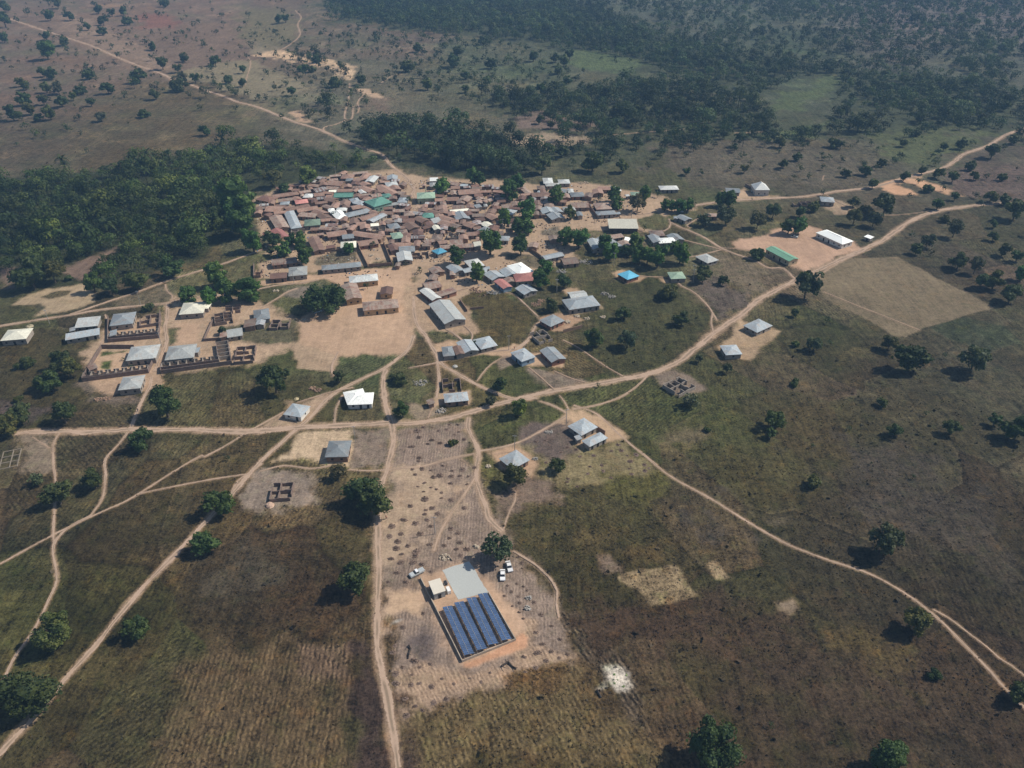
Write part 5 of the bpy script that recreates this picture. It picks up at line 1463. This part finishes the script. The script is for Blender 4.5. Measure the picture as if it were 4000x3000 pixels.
for i in range(0, len(RUB), 5):
    t, x, y, r, k_ = RUB[i], *map(float, RUB[i+1:i+4]), int(RUB[i+4]); X_, Y_ = at(t, x, y); R = max(1.0, r*TILES[t][2]/2212/pxm(Y_))
    m_ = MB(); r2 = random.Random(i)
    for _ in range(int(26+R*8)):
        an = r2.uniform(0, 6.28); rr = R*math.sqrt(r2.random()); s = r2.uniform(.18, .55); cx_, cy_ = rr*math.cos(an), rr*math.sin(an)*.8
        th = r2.uniform(0, 3); ca_, sa_ = math.cos(th)*s, math.sin(th)*s*.8; hh = s*r2.uniform(.5, 1.6)
        m_.add([(cx_-ca_, cy_-sa_, -.05), (cx_+sa_, cy_-ca_, -.05), (cx_+ca_, cy_+sa_, -.05), (cx_-sa_, cy_+ca_, -.05), (cx_-ca_*.8, cy_-sa_*.8, hh), (cx_+sa_*.8, cy_-ca_*.8, hh*.8), (cx_+ca_*.8, cy_+sa_*.8, hh), (cx_-sa_*.8, cy_+ca_*.8, hh*1.1)],
               [(0, 3, 2, 1), (4, 5, 6, 7), (0, 1, 5, 4), (1, 2, 6, 5), (2, 3, 7, 6), (3, 0, 4, 7)])
    o = m_.obj('rubble_pile', M_rub[k_], category='rubble pile', group='piles of rubble and blocks'); o.location = (X_, Y_, 0)
    want_label(o, ('red earth', 'grey block', 'pale')[k_]+' rubble pile', X_, Y_, 0)
def deadwood(t, pts, mat, label):
    P = [at(t, *p) for p in pts]; c = P[0]; m_ = MB()
    for i in range(len(P)-1):
        m_.tube((P[i][0]-c[0], P[i][1]-c[1], .35+.1*(i % 2)), (P[i+1][0]-c[0], P[i+1][1]-c[1], .3), .32-.04*i, .28-.04*i, 7)
    r2 = random.Random(len(label))
    for i in range(len(P)-1):
        a = np.array([P[i][0]-c[0], P[i][1]-c[1], .4]); m_.tube(a, a+[r2.uniform(-1.8, 1.8), r2.uniform(-1.8, 1.8), r2.uniform(.3, 1)], .14, .05, 5)
    o = m_.obj('fallen_trunk', mat, category='dead wood', label=label); o.location = (c[0], c[1], 0)
deadwood('S', [(265, 1170), (290, 1210), (265, 1260), (262, 1310)], M_dwood, 'crooked burnt trunk lying left of the solar wall')
deadwood('S', [(1270, 1395), (1340, 1350), (1390, 1400), (1430, 1425)], M_dwood, 'black branching dead wood in front of the solar wall')
deadwood('S', [(630, 215), (690, 205), (740, 250)], M_wood, 'pale cut logs behind the gravel yard')
deadwood('E5', [(735, 990), (770, 1055)], M_dwood, 'charred stick at the edge of the white ash patch')
# ------------------------------------------------------------------ trees
def leaf_quads(r2, C, Nn, size, flat=.55):
    n = len(C); Nn = Nn + r2.normal(size=(n, 3))*flat; Nn /= np.linalg.norm(Nn, axis=1)[:, None]
    a = np.cross(Nn, r2.normal(size=(n, 3))); a /= np.linalg.norm(a, axis=1)[:, None]+1e-9; b_ = np.cross(Nn, a)
    s = size*r2.uniform(.6, 1.3, (n, 1)); w = s*r2.uniform(.55, 1, (n, 1))
    V_ = np.stack([C-a*s, C-b_*w, C+a*s, C+b_*w], 1).reshape(-1, 3); return V_, np.arange(4*n).reshape(n, 4)
def crown_pts(r2, nl, n, rz, spread, lobe, drop=0.0):
    # lobes inside an ellipsoid; leaves lie on lobe skins with gaps between
    L = []
    while len(L) < nl:
        p = r2.uniform(-1, 1, 3)
        if np.linalg.norm(p) > 1 or (p[2] < -.85): continue
        L.append(p*np.array([spread, spread, spread*rz]))
    L = np.array(L); R = lobe*r2.uniform(.55, 1.3, nl)
    k_ = r2.randint(0, nl, n); d = r2.normal(size=(n, 3)); d /= np.linalg.norm(d, axis=1)[:, None]
    d[:, 2] = np.where(d[:, 2] < -.6, -d[:, 2], d[:, 2])
    C = L[k_] + d*(R[k_]*r2.uniform(.78, 1.05, n))[:, None]*np.array([1, 1, .85])
    return C, d, L, R
ICO = None
def ico():
    global ICO
    if ICO is None:
        import bmesh
        bm = bmesh.new(); bmesh.ops.create_icosphere(bm, subdivisions=1, radius=1); ICO = (np.array([v.co[:] for v in bm.verts]), np.array([[v.index for v in f.verts] for f in bm.faces])); bm.free()
    return ICO
KP = {  # nl, rz, spread, lobe, ratio(hc/R), trunk r
 'm': (24, 1.35, .8, .46, 1.2, .085), 'd': (17, .95, .82, .44, 1.05, .075), 's': (26, .85, .78, .34, 1.0, .055),
 'b': (12, .6, .8, .4, .5, .05), 'l': (34, .55, .9, .3, .66, .07), 'p': (0, .5, 1, 1, 1.9, .06)}
LODN = [(3400, .062), (1300, .10), (420, .17)]
def tree_meshes(kind, lod, seed):
    r2 = np.random.RandomState(seed*97+lod*13+ord(kind)); nl, rz, sp, lb, ratio, tr = KP[kind]; n, sz = LODN[lod]; nl = int(nl*r2.uniform(.85, 1.25)) if nl else 0; lb *= r2.uniform(.85, 1.1); an_iso = r2.uniform(.9, 1.15, 2); ratio = ratio_of(kind, seed)
    if kind == 's': n = int(n*.9); 
    if kind == 'p':
        m_ = MB()
        for i in range(22):
            an = i*2.4; el = .9-.085*i*.9; p0 = np.array([0, 0, 0.0]); d = np.array([math.cos(an)*math.cos(el), math.sin(an)*math.cos(el), math.sin(el)])
            sd_ = np.array([-math.sin(an), math.cos(an), 0])*.1; prev = p0; dv = d.copy()
            for k_ in range(4):
                nx = prev+dv*.3; dv = dv+np.array([0, 0, -.28]); dv /= np.linalg.norm(dv); w0 = 1.2-.3*k_; w1 = 1.2-.3*(k_+1)
                m_.add([prev-sd_*w0, prev+sd_*w0, nx+sd_*w1, nx-sd_*w1], [(0, 1, 2, 3)]); prev = nx
        m_.v = [(x, y, z+ratio) for x, y, z in m_.v]; cr = m_.mesh('crown', LEAF['p'])
    else:
        C, d, L, R = crown_pts(r2, nl, n, rz, sp, lb)
        V_, F_ = leaf_quads(r2, C, d, sz*(1.1 if kind == 's' else 1))
        V_[:, :2] *= an_iso; L[:, :2] *= an_iso; V_[:, 2] += ratio
        if kind != 's':   # dense inner foliage
            iv, if_ = ico(); vs = [V_]; tri = []; o_ = len(V_)
            for p, rr in zip(L, R):
                q = iv*rr*.8*np.array([1, 1, .85])*(1+r2.uniform(-.18, .18, (len(iv), 1)))+p+[0, 0, ratio]; vs.append(q); tri.append(if_+o_); o_ += len(iv)
            V_ = np.concatenate(vs); T = np.concatenate(tri); F_ = [tuple(f) for f in F_.tolist()]+[tuple(f) for f in T.tolist()]
            cr = bpy.data.meshes.new('crown'); cr.from_pydata(V_.tolist(), [], F_); cr.update()
        else: cr = mesh_np('crown', V_, F_)
        cr.materials.append(LEAF[kind])
    m_ = MB(); lean = r2.uniform(-.08, .08, 2); top = np.array([lean[0], lean[1], ratio-.25*rz])
    fork = top*np.array([.6, .6, .62]) if kind != 'p' else top
    m_.tube((0, 0, -.06), tuple(fork), tr*1.15, tr*.8, 8)
    if kind == 'p': m_.tube(tuple(fork), (0, 0, ratio), tr*.8, tr*.6, 6)
    else:
        for _ in range(6 if kind != 's' else 11):
            an = r2.uniform(0, 6.28); rr = r2.uniform(.3, .7)*sp*1.1; e_ = np.array([math.cos(an)*rr, math.sin(an)*rr, ratio+r2.uniform(-.25, .4)*rz])
            mid = fork+(e_-fork)*.5+[0, 0, .06]; m_.tube(fork, mid, tr*.55, tr*.35, 6); m_.tube(mid, e_, tr*.35, tr*.1, 5)
    return cr, m_.mesh('trunk', M_bark), ratio
TM = {}
def ratio_of(kind, var): return KP[kind][4]*(.92+.09*((var*7+3) % 4))
def get_tree(kind, lod, var):
    k_ = (kind, lod, var)
    if k_ not in TM: TM[k_] = tree_meshes(kind, lod, var)
    return TM[k_]
tl = []; cur = None
for ln in TREES.strip().split('\n'):
    a = ln.split()
    if a[0] in TILES: cur = a[0]; continue
    i = 0
    while i < len(a)-2:
        r = a[i+2]; kind = r[-1] if r[-1].isalpha() else 'd'; r = float(r.rstrip('mdsblp'))
        sx_, sy_ = spx(cur, float(a[i]), float(a[i+1])); rs_ = r*TILES[cur][2]/2212; i += 3
        tl.append((rs_, sx_, sy_, kind))
# drop near-duplicates seen in two tiles
tl.sort(key=lambda t: -t[0]); keep = []
for t in tl:
    if any(math.hypot(t[1]-k_[1], t[2]-k_[2]) < .45*max(t[0], k_[0]) for k_ in keep): continue
    keep.append(t)
tl = keep; print('trees', len(tl), 'houses', nh)
NAME = {'m': 'mango_tree', 'd': 'savanna_tree', 's': 'thin_leaved_tree', 'b': 'shrub', 'l': 'spreading_tree', 'p': 'palm_tree'}
extra = []
nt_ = 0
for i, (r, sx_, sy_, kind) in enumerate(tl):
    lod = 0 if r > 62 else 1 if r > 26 else 2; var_ = i % (3 if lod == 0 else 4); ratio = ratio_of(kind, var_); x, y = ground_at(sx_, sy_, 5)
    for _ in range(3):
        R = r/pxm(y, 5); x, y = ground_at(sx_, sy_, R*ratio)
    if nt_ >= 298: extra.append((x, y, R, 1.0)); continue
    nt_ += 1
    cr, tk, _ = get_tree(kind, lod, var_)
    e_ = bpy.data.objects.new(NAME[kind], None); link(e_); e_.location = (x, y, 0); s = R*(1.27 if kind == 'm' else 1.2 if kind == 's' else 1.06); e_.scale = (s*rnd.uniform(.92, 1.08), s*rnd.uniform(.92, 1.08), s*rnd.uniform(.93, 1.1)); e_.rotation_euler = (0, 0, rnd.uniform(0, 6.28))
    e_['category'] = 'tree' if kind != 'b' else 'shrub'; e_['group'] = {'m': 'dense green mango trees', 'b': 'shrubs and thickets'}.get(kind, 'trees scattered over the savanna')
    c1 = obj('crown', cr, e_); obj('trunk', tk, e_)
    g_ = rnd.uniform(.8, 1.2); s = 0; far = min(1, max(0, (y-250)/900)); g_ *= rnd.uniform(.85, 1.2); yl = rnd.random() < .15; c1.color = (g_*rnd.uniform(.85, 1.2)*(1.25 if yl else 1), g_, g_*rnd.uniform(.85, 1.1)+far*.12, 1)  # crowns turn bluer with distance, haze put into the tint
    if kind == 's' and abs(sx_-3040) < 40 and False: pass
    sz = 'tiny' if R < 2.6 else 'small' if R < 4 else 'mid-size' if R < 6 else 'large' if R < 9 else 'huge'
    want_label(e_, sz+{'m': ' dense bright-green tree', 'd': ' dark round tree', 's': ' thin grey-green tree', 'b': ' dark shrub', 'l': ' broad low tree', 'p': ' palm'}[kind], x, y, R*ratio)
# ------------------------------------------------------------------ woodland stuff
def inpoly(x, y, P): d, i_ = polydist(x, y, P); return i_
TINT = {0: (1.25, 1.35, .85), 1: (.75, .9, .85), 2: (.95, 1.0, .85), 3: (1.0, 1.12, 1.1)}
road_pts = np.concatenate([P for k_, w, P in road_pl if w >= 2.5])
def wood_object(name, specs, label):
    VV = []; FF = []; TT = []; o_ = 0
    for (x, y, R, pal, tint, hgt) in specs:
        r_px = R*pxm(y)*.256
        n = int(np.clip(r_px*r_px*4.2, 34, 480)); r2 = rs
        if pal:
            V_ = []; nf = 15; tint = (tint[0]*.8, tint[1]*.85, tint[2]*.9)
            for i in range(nf):
                an = i*2.4; el = .9-.1*i; d = np.array([math.cos(an)*math.cos(el), math.sin(an)*math.cos(el), math.sin(el)]); sd_ = np.array([-math.sin(an), math.cos(an), 0])*.13
                a0 = np.zeros(3); a1 = d*.6; a2 = a1+(d+np.array([0, 0, -.8]))*.38
                V_ += [a0-sd_*.5, a0+sd_*.5, a1+sd_, a1-sd_, a1-sd_, a1+sd_, a2+sd_*.3, a2-sd_*.3]
            V_ = np.array(V_)*R*.8; F_ = np.arange(len(V_)).reshape(-1, 4); V_ = V_+[x, y, hgt]
        else:
            C, d, L, RR = crown_pts(r2, 6, n, .85, .6, .55); V_, F_ = leaf_quads(r2, C, d, 1.05/math.sqrt(n)+.025, .3)
            V_ = V_*R+[x, y, hgt]
        VV.append(V_); FF.append(F_+o_); TT.append(np.tile(np.array([*tint, 1.0]), (len(V_), 1))); o_ += len(V_)
        # trunk sliver
        tw = R*.035; q = np.array([[x-tw, y, -.1], [x+tw, y, -.1], [x+tw*.6, y, hgt], [x-tw*.6, y, hgt], [x, y-tw, -.1], [x, y+tw, -.1], [x, y+tw*.6, hgt], [x, y-tw*.6, hgt]])
        VV.append(q); FF.append(np.arange(8).reshape(2, 4)+o_); TT.append(np.tile(np.array([.9, .6, .5, 1.0]), (8, 1))); o_ += 8
    me = mesh_np(name, np.concatenate(VV), np.concatenate(FF), LEAF['far'])
    ta = me.color_attributes.new('tint', 'FLOAT_COLOR', 'POINT'); ta.data.foreach_set('color', np.concatenate(TT).astype(np.float32).ravel())
    obj(name, me, kind='stuff', label=label, category='woodland'); print(name, len(specs), o_)
PL = np.array([(x, y) for _, x, y in [(0, *e_.location[:2]) for e_ in SC.objects if e_.type == 'EMPTY' and e_.name.startswith(('house', 'mango', 'savanna'))]])
groups = {'forest': [], 'woodland': [], 'scattered_trees': []}
clear = [pts_of(s.split()) for s in ('C1 540 640 900 530 1010 475 960 620 780 760 560 740', 'C1 120 970 240 870 400 835 760 785 800 890 770 960 640 1020 300 1090', 'T3 500 420 900 480 1180 550 1000 620 700 610 500 550',
  'T4 30 980 60 850 120 795 350 790 480 640 630 670 570 780 320 880 300 960 100 960', 'C1 1500 780 2212 560 2212 840 1560 900', 'T1 700 1130 2300 950 2300 1180 700 1300')]
for wi, ln in enumerate(WOODS.strip().split('\n')):
    h, p = ln.split(' : '); dens, hm, tint, pf = [float(t) for t in h.split()]; P = pts_of(p.split()); Pn = np.array(P)
    x0, x1, y0, y1 = Pn[:, 0].min(), Pn[:, 0].max(), Pn[:, 1].min(), Pn[:, 1].max(); y1 = min(y1, 2600)
    n = int((x1-x0)*(y1-y0)/1000*dens); x = rs.uniform(x0, x1, n); y = rs.uniform(y0, y1, n)
    ok = inpoly(x, y, P)
    x, y = x[ok], y[ok]
    ed, _ = polydist(x, y, P); ok = ed > rs.uniform(0, 1, len(x))**2*(28 if dens < 20 and dens > 13 else 120 if dens >= 20 else 60); x, y = x[ok], y[ok]
    cl = fbm(x, y, 55, 400+wi, 3); thr = {17: .18, 14: .2, 24: .28, 16: .22, 12: .25, 10: .35}.get(int(dens), .3 if hm <= 6 and dens > 5 else .35); 
    ok = cl > thr+rs.uniform(-.08, .08, len(x)); x, y = x[ok], y[ok]
    for c_ in clear: ok = ~inpoly(x, y, c_); x, y = x[ok], y[ok]
    ok = np.ones(len(x), bool)
    for i in range(len(x)):
        if np.min((road_pts[:, 0]-x[i])**2+(road_pts[:, 1]-y[i])**2) < 36: ok[i] = False
        elif len(PL) and np.min((PL[:, 0]-x[i])**2+(PL[:, 1]-y[i])**2) < 49: ok[i] = False
    x, y = x[ok], y[ok]
    for X_, Y_ in zip(x, y):
        R = hm*rs.uniform(.36, .72)*(1.1 if dens > 3 else .85)
        if hm <= 2: R = rs.uniform(.5, 1.4)
        pal = rs.rand() < pf*(1.6 if Y_ > 430 else .5); big_ = rs.rand() < .13; R *= ((1.6 if dens > 10 and dens < 20 else 1.4) if big_ and hm > 2 else rs.uniform(.7, 1.1)); g_ = rs.uniform(.5, 1.3)*(.55+.75*float(vnoise(np.array([X_]), np.array([Y_]), 60, 555)[0]))*(1.2 if big_ else 1); tt = TINT[int(tint)]
        tc_ = (tt[0]*g_*rs.uniform(.9, 1.2), tt[1]*g_, tt[2]*g_*rs.uniform(.85, 1.1))
        groups['forest' if dens > 10 else 'woodland' if dens >= 3 else 'scattered_trees'].append((X_, Y_, R*(.85 if pal else 1), pal, tc_, (R*.95 if not pal else R*1.3+1) if hm > 2 else R*.5))
for x, y, R, g_ in extra: groups['scattered_trees'].append((x, y, R*1.3, False, (.8, .9, .85), R*1.2))
wood_object('forest', groups['forest'], 'dense dark forest with palms at left and behind the village')
wood_object('woodland', groups['woodland'], 'open hazy woodland over the upper part of the photo')
wood_object('scattered_trees', groups['scattered_trees'], 'far small trees scattered over the open savanna')
# tufts and low scrub growing in the grass
idx = rs.randint(0, NV, 60000); ok = (col[idx, 3] > .6) & (Y[idx] > 70) & (Y[idx] < 900) & (rs.rand(len(idx)) < np.clip((n1[idx]-.3)*2.5, .1, 1))
idx = idx[ok]; n = len(idx); C = np.c_[X[idx]+rs.uniform(-1, 1, n), Y[idx]+rs.uniform(-1, 1, n), np.zeros(n)]
q = 3; C = np.repeat(C, q, 0)+rs.normal(size=(n*q, 3))*[.22, .22, 0]; sz = rs.uniform(.12, .38, (n*q, 1))*np.repeat(1+1.6*(rs.rand(n, 1) < .02), q, 0); C[:, 2] = sz[:, 0]*.5
V_, F_ = leaf_quads(rs, C, np.tile([0, 0, 1.0], (n*q, 1)), 1.0, .9)
V_ = (V_.reshape(-1, 4, 3)-C[:, None])*sz[:, :, None]+C[:, None]; V_[:, :, 2] = np.maximum(V_[:, :, 2], .01); V_ = V_.reshape(-1, 3)
tt = np.repeat(rs.rand(n)[:, None], 4*q, 0); base_t = np.repeat(col[idx, :3], 4*q, 0)
tint = np.clip(base_t/np.array([.06, .085, .032])*(.55+.9*tt), .1, 4)
me = mesh_np('grass_tufts', V_, F_, LEAF['far']); ta = me.color_attributes.new('tint', 'FLOAT_COLOR', 'POINT'); ta.data.foreach_set('color', np.c_[tint, np.ones(len(tint))].astype(np.float32).ravel())
obj('grass_tufts', me, kind='stuff', label='grass tufts and low scrub over the fields', category='grass')
# yard litter and small household things between the houses
P = pts_of('G 560 425 640 400 740 378 860 375 1000 390 1230 400 1330 410 1400 440 1380 490 1250 510 1230 560 1150 590 1060 640 930 660 895 600 560 600 550 500'.split()); Pn = np.array(P)
n = 9000; x = rs.uniform(Pn[:, 0].min(), Pn[:, 0].max(), n); y = rs.uniform(Pn[:, 1].min(), Pn[:, 1].max(), n); ok = inpoly(x, y, P) & (fbm(x, y, 14, 830, 3) > .5); x = x[ok]; y = y[ok]; n = len(x)
s_ = rs.uniform(.15, .5, (n, 3)); cube = np.array([(-1,-1,0),(1,-1,0),(1,1,0),(-1,1,0),(-1,-1,1),(1,-1,1),(1,1,1),(-1,1,1)])
V_ = (cube[None]*s_[:, None]*(1+rs.uniform(-.2, .2, (n, 8, 3)))+np.c_[x, y, np.full(n, .01)][:, None]).reshape(-1, 3); fq = np.array([(4,5,6,7),(0,1,5,4),(1,2,6,5),(2,3,7,6),(3,0,4,7)])
F_ = (fq[None]+np.arange(n)[:, None, None]*8).reshape(-1, 4)
m, nt, b = newmat('mixed_litter', .9, .1); g = N(nt, 'ShaderNodeNewGeometry'); cr_ = N(nt, 'ShaderNodeValToRGB'); nt.links.new(g.outputs['Random Per Island'], cr_.inputs[0])
cr_.color_ramp.interpolation = 'CONSTANT'; el = cr_.color_ramp.elements; el[0].color = (.07, .05, .04, 1); el[1].position = .45; el[1].color = (.2, .14, .1, 1)
for p_, c_ in ((.75, (.42, .36, .3)), (.9, (.6, .58, .55)), (.96, (.1, .2, .35))): e2 = el.new(p_); e2.color = (*c_, 1)
nt.links.new(cr_.outputs[0], b.inputs['Base Color'])
obj('yard_litter', mesh_np('yard_litter', V_, F_, m), kind='stuff', label='firewood, pots and litter strewn between the village houses', category='litter')
flush_labels()
# ------------------------------------------------------------------ camera, light, haze
cam = bpy.data.cameras.new('camera'); cam.sensor_width = 36; cam.lens = F*36/4000; cam.clip_end = 20000; cam.clip_start = 1
co = bpy.data.objects.new('camera', cam); link(co); co.location = (0, 0, H); co.rotation_euler = (math.pi/2-TH, 0, 0); SC.camera = co
EL = math.radians(47); AZ = math.radians(13)   # azimuth from +x towards +y
sd = (math.cos(EL)*math.cos(AZ), math.cos(EL)*math.sin(AZ), math.sin(EL))
su = bpy.data.lights.new('sun', 'SUN'); su.energy = SUN; su.angle = math.radians(.5); su.color = (1, .925, .81)
so = bpy.data.objects.new('sun', su); link(so); so.location = (0, 0, 400)
import mathutils
so.rotation_euler = mathutils.Vector(sd).to_track_quat('Z', 'Y').to_euler()
W = bpy.data.worlds.new('World'); SC.world = W; W.use_nodes = True; nt = W.node_tree; bg = nt.nodes['Background']
sk = N(nt, 'ShaderNodeTexSky', sky_type='NISHITA'); sk.sun_disc = False; sk.sun_elevation = EL; sk.sun_rotation = math.pi/2-AZ
nt.links.new(sk.outputs[0], bg.inputs[0]); bg.inputs[1].default_value = SKY
if HAZE:
    m_ = MB(); m_.box(-6500, 6500, -400, 6400, -1, H+6); hm_ = bpy.data.materials.new('haze_air'); hm_.use_nodes = True; nt = hm_.node_tree
    for n_ in list(nt.nodes):
        if n_.type == 'BSDF_PRINCIPLED': nt.nodes.remove(n_)
    pv = N(nt, 'ShaderNodeVolumePrincipled'); pv.inputs['Color'].default_value = (.34, .62, 1, 1); pv.inputs['Density'].default_value = HAZE; pv.inputs['Anisotropy'].default_value = 0
    nt.links.new(pv.outputs[0], nt.nodes['Material Output'].inputs['Volume'])
    m_.obj('haze', hm_, kind='stuff', label='thin pale blue haze over the far plain')
SC.render.engine = 'CYCLES'; cy = SC.cycles; cy.max_bounces = 4; cy.diffuse_bounces = 2; cy.glossy_bounces = 2; cy.transmission_bounces = 2; cy.volume_bounces = 0; cy.transparent_max_bounces = 8
cy.use_denoising = True; cy.use_adaptive_sampling = True; cy.adaptive_threshold = .02; cy.sample_clamp_indirect = 4
vs_ = SC.view_settings; vs_.view_transform = 'Standard'; vs_.look = 'None'; vs_.exposure = EXPO; vs_.gamma = 1
